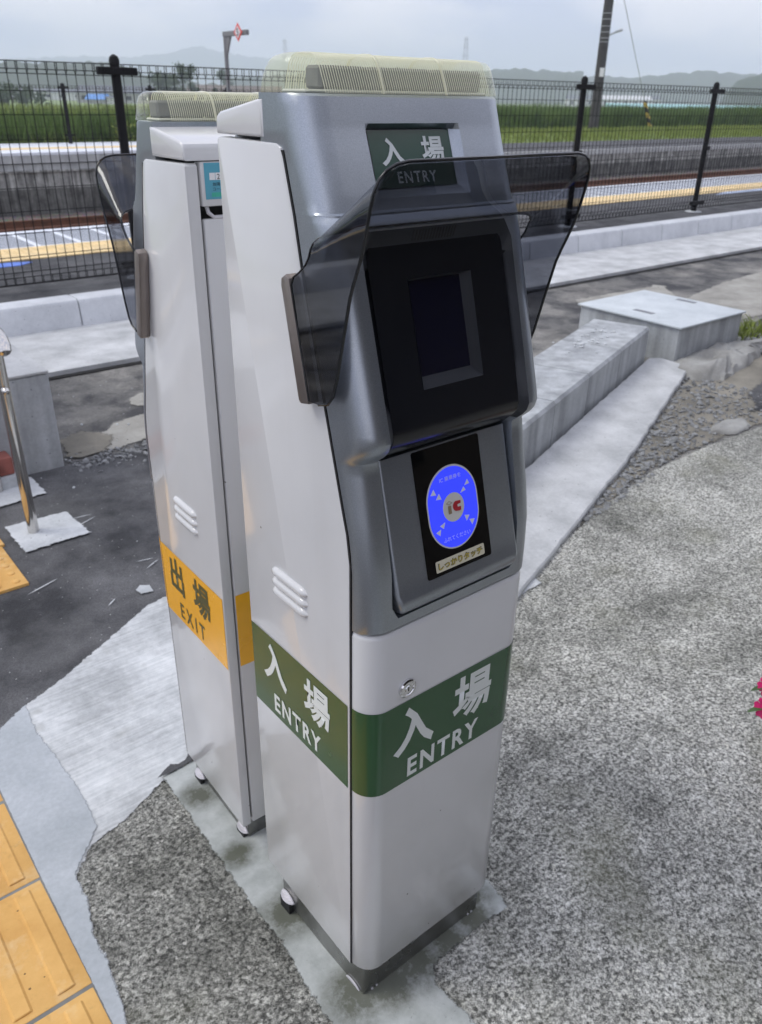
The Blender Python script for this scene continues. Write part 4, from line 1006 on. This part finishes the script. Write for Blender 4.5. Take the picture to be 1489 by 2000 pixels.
# unseen station building, added behind the viewer to darken the gates' glossy fronts
M_WALLB = simple('timber_station_wall', (0.16, 0.13, 0.105), 0.7, var=0.2, scale=3); M_EAVE = simple('dark_eave', (0.09, 0.085, 0.08), 0.8)
stn = empty('unseen_station_building', 'unseen timber station building with a deep eave, added behind the viewer to darken the gate fronts', 'building', (0, -4.2, 0))
b = MB(); b.box(-1.5, 16, -6, 0, -0.1, 3.3); b.build('wall', M_WALLB, stn, smooth=0)
b = MB(); b.prism([(-6.5, 3.3), (1.9, 2.75), (1.9, 2.95), (-2.3, 4.9), (-6.5, 3.6)], lambda a, c, d: (d, a, c), -2.3, 16.8); b.build('roof', M_EAVE, stn, smooth=0)
for k in range(3):
    b = MB(); b.box(1+4.5*k, 3.4+4.5*k, -0.02, 0.05, 0.9, 2.3); b.build('window', M_SCREEN, stn, smooth=0)

# ------------------------------------------------------------------ pole, signs, far things
M_POLE = simple('dark_weathered_pole', (0.055, 0.052, 0.050), 0.85, var=0.3, scale=3)
M_BANDM = simple('galvanised_band', (0.42, 0.43, 0.44), 0.5, 0.4)
ut = empty('utility_pole', 'tall dark utility pole with metal bands standing in the grass beyond the track', 'utility pole', (44.2, 34.0, -0.3))
b = MB(); b.tube([(0, 0, 0), (0, 0, 12)], [0.30, 0.25], 20); b.build('pole_shaft', M_POLE, ut)
for z in (4.75, 4.95, 5.25, 5.55, 5.9, 6.2):
    b = MB(); b.lathe([(0.30, z), (0.30, z+0.035)], (0, 0, 0), (0, 0, 1), 18); b.build('pole_band', M_BANDM, ut)
b = MB(); b.box(-0.14, 0.14, -0.33, -0.30, 2.95, 3.42, 0.01, 1)
pn = b.build('number_plate', M_PAPER, ut); pn.rotation_euler = (0, 0, R_(-32))
b = MB(); b.tube([(0.2, -0.1, 5.1), (0.75, -0.35, 5.35)], 0.05, 6); b.tube([(0.62, -0.3, 5.30), (1.0, -0.45, 5.42)], 0.07, 6); b.build('step_arm', M_BANDM, ut)
gy = empty('guy_wire', 'thin guy wire with a black and yellow striped guard, right of the utility pole', 'guy wire', (52.0, 35.2, -0.3))
b = MB(); b.tube([(0, 0, 0), (-7.6, -1.1, 9.0)], 0.022, 6); b.build('wire', M_BANDM, gy)
def m_stripe():
    s = NT('yellow_black_stripe'); p = s.coord()
    sep = s.n('ShaderNodeSeparateXYZ', {'Vector': p})
    w = s.math('FRACT', s.math('MULTIPLY', s.math('ADD', sep.outputs[2], s.math('MULTIPLY', sep.outputs[0], 0.4)), 2.4))
    s.set(Base_Color=s.mix(s.math('GREATER_THAN', w, 0.5), (0.60, 0.42, 0.10), (0.02, 0.02, 0.02)), Roughness=0.6)
    return s.m
b = MB(); d = Vector((-7.6, -1.1, 9.0)).normalized(); b.tube([d*0.15, d*2.15], 0.12, 10); b.build('striped_guard', m_stripe(), gy)

sp = empty('speed_sign', 'red edged diamond speed sign reading 5, hung from a bracket post across the track', 'railway sign', (10.07, 18.3, -1.1))
M_POST = simple('grey_sign_post', (0.20, 0.20, 0.205), 0.6)
b = MB(); b.box(-0.038, 0.038, -0.038, 0.038, 0, 3.72, 0.01, 1); b.build('sign_post', M_POST, sp)
b = MB(); b.box(-0.04, 0.04, -1.02, 0.06, 3.64, 3.74, 0.008, 1); b.prism([(0.05, 3.64), (-0.27, 3.64), (0.02, 3.12), (0.05, 3.12)], lambda a, c, d: (d, a, c), -0.02, 0.02); b.build('sign_arm', M_POST, sp)
M_SRED = simple('sign_red', (0.75, 0.12, 0.10), 0.5); M_SWH = simple('sign_white', (0.75, 0.74, 0.75), 0.5)
def diam(r, x, m, nm, par):
    b = MB(); b.prism([(-0.70-r, 3.70), (-0.70, 3.70-r), (-0.70+r, 3.70), (-0.70, 3.70+r)], lambda a, c, dd: (dd, a, c), x-0.008, x); return b.build(nm, m, par, smooth=0)
sb = diam(0.185, -0.055, M_SRED, 'sign_board', sp); diam(0.118, -0.0635, M_SWH, 'sign_face', sb)
text_mesh('lettering', '5', (-0.073, -0.70, 3.70), (0, -1, 0), (0, 0, 1), 0.085, 0.135, M_INK, sb, 0.02)

# distant houses, sheds and pylons
def house(label, x, y, w, dpt, h, rh, wall, roof, rot=0, z=-2.2, hip=0.0, windows=0):
    r = empty('house', label, 'house', (x, y, z), rot, 'distant houses')
    b = MB(); b.box(-w/2, w/2, -dpt/2, dpt/2, 0, h); b.build('wall', wall, r, smooth=0)
    b = MB(); e = 0.5
    V0 = b.verts([(-w/2-e, -dpt/2-e, h), (w/2+e, -dpt/2-e, h), (w/2+e, dpt/2+e, h), (-w/2-e, dpt/2+e, h), (-w/2-e+hip, 0, h+rh), (w/2+e-hip, 0, h+rh)])
    for f in ((0, 1, 5, 4), (2, 3, 4, 5), (1, 2, 5), (3, 0, 4), (3, 2, 1, 0)): b.face([V0[i] for i in f])
    b.build('roof', roof, r, smooth=0)
    for k in range(windows):
        b = MB(); cx = -w/2+w*(k+0.5)/windows; b.box(cx-0.9, cx+0.9, -dpt/2-0.06, -dpt/2+0.05, h*0.35, h*0.75); b.build('window', M_GAP, r, smooth=0)
    return r
W_G = simple('house_wall_grey', (0.38, 0.38, 0.37), 0.8, var=0.1, scale=0.5); W_W = simple('house_wall_white', (0.62, 0.62, 0.62), 0.8, var=0.08, scale=0.5)
R_B = simple('roof_blue', (0.10, 0.27, 0.62), 0.6, var=0.1, scale=0.5); R_BR = simple('roof_brown', (0.15, 0.12, 0.10), 0.7, var=0.2, scale=0.6); R_G = simple('roof_slate', (0.13, 0.14, 0.16), 0.7, var=0.2, scale=0.6)
R_AQ = simple('aqua_sheet', (0.36, 0.62, 0.62), 0.6, var=0.12, scale=0.2)
def at(px, dist):     # a point on the field seen at picture column px (of 1489), dist metres away
    d = Vector((0.780205, -0.625309, 0))*(px-744.5)/1560.0 + Vector((0.560767, 0.687569, 0)).normalized()*1.1275
    d = d.normalized()*dist
    return d.x-0.5, d.y-0.67
for (px, ds, w, dp, h, rh, wl, rf, lab, nw) in (
        (177, 290, 5.6, 5, 1.5, 1.5, W_G, R_B, 'small far house with a bright blue roof, left of the tall fence post', 0),
        (205, 285, 3.0, 4, 1.9, 0.5, W_W, R_G, 'small pale shed at the end of the blue roofed house', 0),
        (215, 330, 26, 9, 3.2, 2.4, W_G, R_G, 'long dark grey roofed farmhouse behind the tall left fence post', 5),
        (100, 420, 38, 8, 3.0, 1.6, W_W, R_G, 'long low pale building far away at the left edge', 6),
        (392, 330, 13, 8, 4.2, 2.2, W_W, R_BR, 'white two storey far house with a row of dark windows', 4),
        (470, 310, 22, 9, 3.0, 3.2, W_G, R_BR, 'long brown roofed far house right of the white house', 4),
        (262, 350, 10, 8, 3.6, 2.0, W_G, R_G, 'grey roofed far house right of the tall left fence post', 2),
        (1135, 640, 30, 10, 5.0, 2.5, W_W, R_G, 'long white far building left of the utility pole', 5),
        (1205, 620, 34, 10, 5.2, 2.4, W_W, W_W, 'pale far building with a white roof right of the utility pole', 5),
        (1255, 660, 14, 9, 5.6, 2.2, W_W, R_G, 'small far house behind the pale aqua sheds', 2)):
    x, y = at(px, ds); house(lab, x, y, w, dp, h, rh, wl, rf, rot=math.atan2(-0.6253, 0.7802), z=-2.3 if ds < 500 else -2.9, windows=nw)
for i, (px, ds, w) in enumerate(((1250, 420, 36), (1400, 400, 50), (1500, 390, 30))):
    x, y = at(px, ds); z = -2.4
    r = empty('greenhouse', ['pale aqua low shed at the far edge of the field, leftmost', 'long pale aqua low shed at the far edge of the field, between the others', 'pale aqua low shed at the far edge of the field, cut by the right edge'][i], 'greenhouse', (x, y, z), math.atan2(-0.6253, 0.7802), 'pale aqua sheds')
    b = MB(); b.prism([(-3, 0), (3, 0), (3, 1.7), (2.2, 2.5), (0, 2.9), (-2.2, 2.5), (-3, 1.7)], lambda a, c, d: (d, a, c), -w/2, w/2); b.build('cover', R_AQ, r, smooth=20)
def pylon(px, ds, h, label):
    x, y = at(px, ds); r = empty('power_pylon', label, 'pylon', (x, y, -4), 0.4, 'far power pylons')
    b = MB(); q = h*0.09
    for sx, sy in ((-1, -1), (1, -1), (1, 1), (-1, 1)): b.tube([(sx*q, sy*q, 0), (sx*q*0.25, sy*q*0.25, h*0.7), (sx*q*0.2, sy*q*0.2, h)], 0.22, 4)
    for k in range(7):
        z0, z1 = h*k/7, h*(k+1)/7; f0, f1 = (1-0.8*k/7)*q, (1-0.8*(k+1)/7)*q
        for s in (-1, 1): b.tube([(-f0, s*f0, z0), (f1, s*f1, z1)], 0.14, 4); b.tube([(f0, s*f0, z0), (-f1, s*f1, z1)], 0.14, 4)
    b.build('lattice_tower', M_BANDM, r, smooth=0)
    for k, z in enumerate((0.72, 0.84, 0.96)):
        b = MB(); b.tube([(-h*(0.13-0.02*k), 0, h*z), (h*(0.13-0.02*k), 0, h*z)], 0.25, 4); b.build('cross_arm', M_BANDM, r, smooth=0)
pylon(890, 1000, 64, 'lattice power pylon on the skyline right above the entry gate')
pylon(545, 1250, 72, 'fainter lattice power pylon on the skyline left of the entry gate light bar')

# ------------------------------------------------------------------ trees, hills
def m_leaf(name, lo, hi):
    s = NT(name); p = s.coord(False)
    s.set(Base_Color=s.ramp(s.noise(p, 0.5, 5, 0.7), [(0.3, lo), (0.7, hi)]), Roughness=0.8)
    return s.m
M_LEAF = m_leaf('far_foliage', (0.030, 0.055, 0.022), (0.075, 0.115, 0.04)); M_TRUNK = simple('bark', (0.06, 0.05, 0.04), 0.9)
M_HILL = m_leaf('wooded_hill', (0.020, 0.034, 0.018), (0.055, 0.080, 0.035)); M_MOUNT = m_leaf('far_mountain', (0.05, 0.07, 0.06), (0.08, 0.10, 0.08))
def tree(label, px, ds, h, w, n, seed, conifer=False):
    random.seed(seed); x, y = at(px, ds); z = -2.2
    r = empty('tree', label, 'tree', (x, y, z), 0, 'far trees by the houses')
    b = MB(); b.tube([(0, 0, 0), (0.1, 0, h*0.5), (0, 0.1, h*0.85)], [h*0.03, h*0.02, h*0.008], 7)
    for k in range(5):
        a = random.uniform(0, 6.28); b.tube([(0, 0, h*(0.35+0.1*k)), (math.cos(a)*w*0.35, math.sin(a)*w*0.35, h*(0.5+0.1*k))], [h*0.012, h*0.004], 5)
    b.build('trunk', M_TRUNK, r, smooth=60)
    b = MB()
    cl = [(random.gauss(0, w*0.24), random.gauss(0, w*0.24), h*random.uniform(0.30, 0.95)) for _ in range(9)]
    for i in range(n):
        c = random.choice(cl); s = w*0.13*(1.1-0.4*c[2]/h)
        p = Vector((c[0]+random.gauss(0, s), c[1]+random.gauss(0, s), c[2]+random.gauss(0, s*0.7)))
        q = random.uniform(0.16, 0.38)*max(1, w/6); R = Euler((random.uniform(0, 6.3), random.uniform(0, 6.3), random.uniform(0, 6.3))).to_matrix()
        b.face(b.verts([p+R @ Vector(v)*q for v in ((-1, -0.5, 0), (1, -0.6, 0.1), (0.8, 0.6, 0), (-0.7, 0.7, -0.1))]))
    b.build('crown', M_LEAF, r, smooth=0, recalc=False)
for a in (('tall ragged far tree beside the white house', 345, 265, 10.5, 6.5, 1500, 3), ('broad dark bushy far tree left of the tall ragged tree', 303, 270, 8.0, 9, 1500, 5), ('round bushy far tree under the tall ragged tree', 366, 275, 6.2, 5, 900, 8),
          ('small bushy tree in front of the long brown roof', 404, 262, 5.0, 3.2, 600, 9), ('pale far tree behind the brown roofed house', 428, 420, 13, 9, 900, 12), ('dark bushy tree at the far left edge of the field', 8, 210, 4.5, 7, 900, 15)):
    tree(*a)
def hill(name, px0, px1, ds, tops, depth, mat, amp, zb=-6, n=160, seed=0):
    """wooded ridge: tops = [(px, height above camera)]; a real heightfield with front slope, crest and back"""
    b = MB(); rows = []
    prof_ = [(0, 0.0), (0.12, 0.30), (0.28, 0.58), (0.42, 0.80), (0.55, 0.95), (0.68, 1.0), (0.85, 0.8), (1.0, 0.4)]
    for k, (dd, hh) in enumerate(prof_):
        row_ = []
        for i in range(n+1):
            px = px0+(px1-px0)*i/n; x, y = at(px, ds+depth*dd)
            H = lerp_tab(tops, px)+1.37-zb
            nn = noise.fractal(Vector((px*0.02*ds/400+seed, k*1.3, seed)), 1.0, 2.0, 5)
            row_.append((x, y, zb+H*hh+amp*nn*(0.3+0.7*hh)))
        rows.append(row_)
    b.loft(rows, False, False)
    return tag(b.build(name, mat, smooth=70), kind='structure')
hill('wooded_hill', -500, 480, 520, [(-500, 14), (-100, 14), (0, 14.5), (60, 16), (150, 17), (230, 15.5), (290, 9), (350, 6), (480, 4)], 160, M_HILL, 2.6, n=320, seed=2)
hill('wooded_hill', 430, 1120, 900, [(430, 16), (520, 20), (700, 22), (950, 29), (1010, 30), (1120, 27)], 200, M_HILL, 3.0, n=220, seed=5)
hill('wooded_hill', 1040, 2300, 1050, [(1040, 24), (1150, 28), (1200, 27), (1260, 30), (1310, 34), (1350, 36), (1400, 33), (1440, 31), (1500, 34), (1800, 35), (2300, 30)], 260, M_HILL, 3.4, n=420, seed=9)
hill('wooded_hill', 1395, 1900, 560, [(1395, 2), (1420, 13), (1445, 15), (1480, 18), (1600, 20), (1900, 15)], 80, M_HILL, 1.8, n=160, seed=13)
hill('far_mountain', -500, 1000, 3000, [(-500, 80), (-200, 86), (0, 92), (130, 104), (250, 108), (330, 124), (375, 150), (420, 132), (480, 118), (560, 104), (700, 76), (1000, 36)], 480, M_MOUNT, 9, n=220, seed=21)

# ------------------------------------------------------------------ grass and reeds beyond the track
def m_grass(name, lo, hi, tip):
    s = NT(name); p = s.coord(False)
    c = s.ramp(s.noise(p, 0.7, 4, 0.7), [(0.32, lo), (0.68, hi)])
    c = s.mix(s.ramp(s.noise(p, 9, 3, 0.7), [(0.55, 0.0), (0.75, 0.6)]), c, tip)
    s.set(Base_Color=c, Roughness=0.75)
    return s.m
M_REED = m_grass('reed_leaf', (0.040, 0.085, 0.013), (0.120, 0.195, 0.036), (0.24, 0.31, 0.10)); M_GRASS = m_grass('short_grass', (0.12, 0.17, 0.020), (0.23, 0.28, 0.055), (0.32, 0.34, 0.13))
def blades(name, n, fn, hmin, hmax, w, mat, lean=0.25):
    verts, faces = [], []
    for i in range(n):
        x, y, z, sc = fn(); h = (hmin+(hmax-hmin)*random.random())*sc; a = random.uniform(0, math.pi); l = lean*h*random.uniform(-1, 1); l2 = lean*h*random.uniform(-1, 1)
        ww = w*random.uniform(0.6, 1.4); dx, dy = math.cos(a)*ww, math.sin(a)*ww; k = len(verts)
        verts += [(x-dx, y-dy, z), (x+dx, y+dy, z), (x+dx*0.8+l*0.4, y+dy*0.8+l2*0.4, z+h*0.6), (x-dx*0.8+l*0.4, y-dy*0.8+l2*0.4, z+h*0.6), (x+l, y+l2, z+h)]
        faces += [(k, k+1, k+2, k+3), (k+3, k+2, k+4)]
    me = bpy.data.meshes.new(name); me.from_pydata(verts, [], faces); me.materials.append(mat)
    o = bpy.data.objects.new(name, me); C.objects.link(o)
    return tag(o, kind='stuff')
random.seed(31)
def nz2(x, y, s): return 0.5+0.5*noise.noise(Vector((x*s, y*s, 3.3)))
def reed_left():
    y = 22.9+14*random.random()**1.6; x = random.uniform(-2, 20)*(y/23)**0.6
    return x, y, -0.25-0.01*(y-23), 0.75+0.5*nz2(x, y, 0.35)
blades('reed_bed', 26000, reed_left, 0.7, 1.15, 0.020, M_REED)
def reed_right():
    y = 36.9+20*random.random()**1.7; x = random.uniform(22, 74)*(y/35)**0.7
    return x, y, -0.30-0.008*(y-34), 0.72+0.5*nz2(x, y, 0.22)
blades('reed_bed', 34000, reed_right, 1.0, 1.6, 0.030, M_REED)
def short_right():
    y = random.uniform(23.2, 35); x = random.uniform(17, 74)
    return x, y, -0.26, 0.6+0.8*nz2(x, y, 0.5)
blades('short_grass', 26000, short_right, 0.05, 0.28, 0.022, M_GRASS, 0.5)
def short_left():
    y = 22.7+0.7*random.random(); x = random.uniform(0, 19)
    return x, y, -0.25, 0.5+1.0*nz2(x, y, 0.8)
blades('short_grass', 5000, short_left, 0.15, 0.6, 0.02, M_GRASS, 0.5)
def mid_field():
    y = 38+110*random.random()**1.8; t = random.uniform(-0.1, 2.2); x = t*y*0.75
    return x, y, -0.32-0.008*(y-38)*0.9, 0.7+0.6*nz2(x, y, 0.12)
blades('field_grass', 26000, mid_field, 0.4, 0.9, 0.07, M_GRASS, 0.35)
def tuft():
    return 4.95+random.gauss(0, 0.14), 2.0+random.gauss(0, 0.10), -0.06, 1
blades('grass_tuft', 320, tuft, 0.04, 0.13, 0.004, M_GRASS, 0.8)
def weed_pt():
    c = random.choice(((1.75, 3.7), (1.78, 3.72))); return c[0]+random.gauss(0, .03), c[1]+random.gauss(0, .02), -0.06, 1
blades('weed_tuft', 40, weed_pt, 0.03, 0.08, 0.004, M_GRASS, 0.8)
# white wild flowers / dark shrub in the grass bank
random.seed(41)
def shrub(label, x, y, z, w, h, n, mat):
    r = empty('shrub', label, 'shrub', (x, y, z)); b = MB()
    for k in range(6):
        a = random.uniform(0, 6.3); b.tube([(0, 0, 0), (math.cos(a)*w*0.3, math.sin(a)*w*0.3, h*0.8)], [0.015, 0.004], 5)
    b.build('stem', M_TRUNK, r)
    b = MB()
    for i in range(n):
        p = Vector((random.gauss(0, w*0.28), random.gauss(0, w*0.28), h*min(1, abs(random.gauss(0.5, 0.25))))); q = random.uniform(0.03, 0.07)
        R = Euler((random.uniform(0, 6.3), random.uniform(0, 6.3), random.uniform(0, 6.3))).to_matrix()
        b.face(b.verts([p+R @ Vector(v)*q for v in ((-1, 0, 0), (0, -0.5, 0.1), (1, 0, 0), (0, 0.5, 0.1))]))
    b.build('leaves', mat, r, smooth=0, recalc=False)
shrub('dark round shrub in the grass bank right of the entry gate', 32.0, 31.5, -0.3, 1.6, 0.75, 700, M_LEAF)
shrub('pale wild flowering weed beside the tall left fence post, across the track', 9.15, 22.75, -0.2, 0.5, 1.0, 260, M_GRASS)

# ------------------------------------------------------------------ flowering plant at the right edge
M_PET = simple('magenta_petal', (0.62, 0.008, 0.13), 0.5, var=0.2, scale=60); M_PLEAF = simple('plant_leaf', (0.05, 0.11, 0.02), 0.4, var=0.3, scale=40)
M_PDARK = simple('dark_plant_leaf', (0.018, 0.035, 0.028), 0.4, var=0.3, scale=40); M_POT = simple('terracotta_pot', (0.32, 0.14, 0.08), 0.8, var=0.15); M_EYE = simple('flower_eye', (0.7, 0.5, 0.6), 0.5)
PX, PY = 1.128, -0.335
pl = empty('flower_pot', 'potted plant with magenta flowers reaching in at the right edge', 'potted plant', (PX, PY, 0.008))
b = MB(); b.lathe([(0.075, 0), (0.082, 0.02), (0.105, 0.15), (0.118, 0.152), (0.118, 0.172), (0.104, 0.172), (0.100, 0.15), (0.0, 0.148)], (0, 0, 0), (0, 0, 1), 28); b.build('pot', M_POT, pl)
random.seed(3)
def petal_ring(c, nrm, r, par):
    nrm = Vector(nrm).normalized(); a = nrm.orthogonal().normalized(); bb = nrm.cross(a); b = MB(); c = Vector(c)
    for k in range(5):
        t = 2*math.pi*k/5+0.3; d = a*math.cos(t)+bb*math.sin(t); s = nrm.cross(d)
        pts = [(0.0, 0.0, 0.0), (0.35, -0.26, .06), (0.75, -0.50, .10), (1.0, -0.30, .02), (0.92, 0.0, .05), (1.0, 0.30, .02), (0.75, 0.50, .10), (0.35, 0.26, .06)]
        b.face(b.verts([c+d*x*r+s*y*r+nrm*(z+0.012*k)*r for x, y, z in pts]))
    f = b.build('flower', M_PET, par, smooth=0, recalc=False)
    b = MB(); b.lathe([(r*0.14, 0), (r*0.10, r*0.10), (r*0.01, r*0.12)], c+nrm*r*0.08, nrm, 8); b.build('flower_eye', M_EYE, f)
def leaf(c, d, ln, w, mat, nm='leaf'):
    c = Vector(c); d = Vector(d).normalized(); s = d.cross(Vector((0, 0, 1))).normalized(); u = s.cross(d); b = MB()
    rows = []
    for t in frange(0, 1, 7):
        ww = w*math.sin(math.pi*min(0.985, t*0.92+0.05))**0.8; z = -0.25*ln*t*t
        rows.append([c+d*ln*t-s*ww+u*(0.25*ww)+Vector((0, 0, z)), c+d*ln*t+Vector((0, 0, z)), c+d*ln*t+s*ww+u*(0.25*ww)+Vector((0, 0, z))])
    b.loft(rows, False, False); return b
stem = MB()
tips = [(-0.245, 0.14, 0.292), (-0.205, 0.16, 0.312), (-0.12, -0.02, 0.38), (0.03, 0.02, 0.41), (0.07, -0.05, 0.36), (0.02, 0.09, 0.35), (0.10, 0.05, 0.33), (-0.04, 0.02, 0.42)]
for t in tips: stem.tube([(t[0]*0.15, t[1]*0.15, 0.145), (t[0]*0.6, t[1]*0.6, 0.26), (t[0], t[1], t[2]-0.004)], [0.005, 0.004, 0.002], 6)
stem.build('stem', M_PLEAF, pl)
for t in tips:
    leaf(t, (-0.9, 0.5, 0.1), 0.035, 0.006, M_PLEAF).build('leaf', M_PLEAF, pl, smooth=60); leaf((t[0]+0.006, t[1], t[2]-0.012), (-0.15, -0.75, -0.6), 0.06, 0.011, M_PDARK).build('leaf', M_PDARK, pl, smooth=60)
    petal_ring(t, (-0.55+random.uniform(-.2, .2), -0.55+random.uniform(-.2, .2), 0.65), 0.021, pl)
    for k in range(5):
        a = random.uniform(0, 6.28); q = random.uniform(0.3, 0.85)
        leaf((t[0]*q, t[1]*q, 0.15+(t[2]-0.15)*q), (math.cos(a), math.sin(a), 0.25), random.uniform(0.05, 0.08), 0.012, M_PLEAF).build('leaf', M_PLEAF if k % 2 else M_PDARK, pl, smooth=60)

# ------------------------------------------------------------------ haze
hz = NT('haze_air'); hz.t.nodes.remove(hz.b)
pv_ = hz.n('ShaderNodeVolumePrincipled', {'Color': (0.82, 0.87, 1.0, 1), 'Density': 0.00064, 'Anisotropy': 0.0})
hz.l(pv_.outputs[0], hz.out.inputs['Volume'])
b = MB(); b.box(-2600, 3300, -80, 3900, -9, 200); tag(b.build('haze', hz.m, smooth=0), kind='stuff')
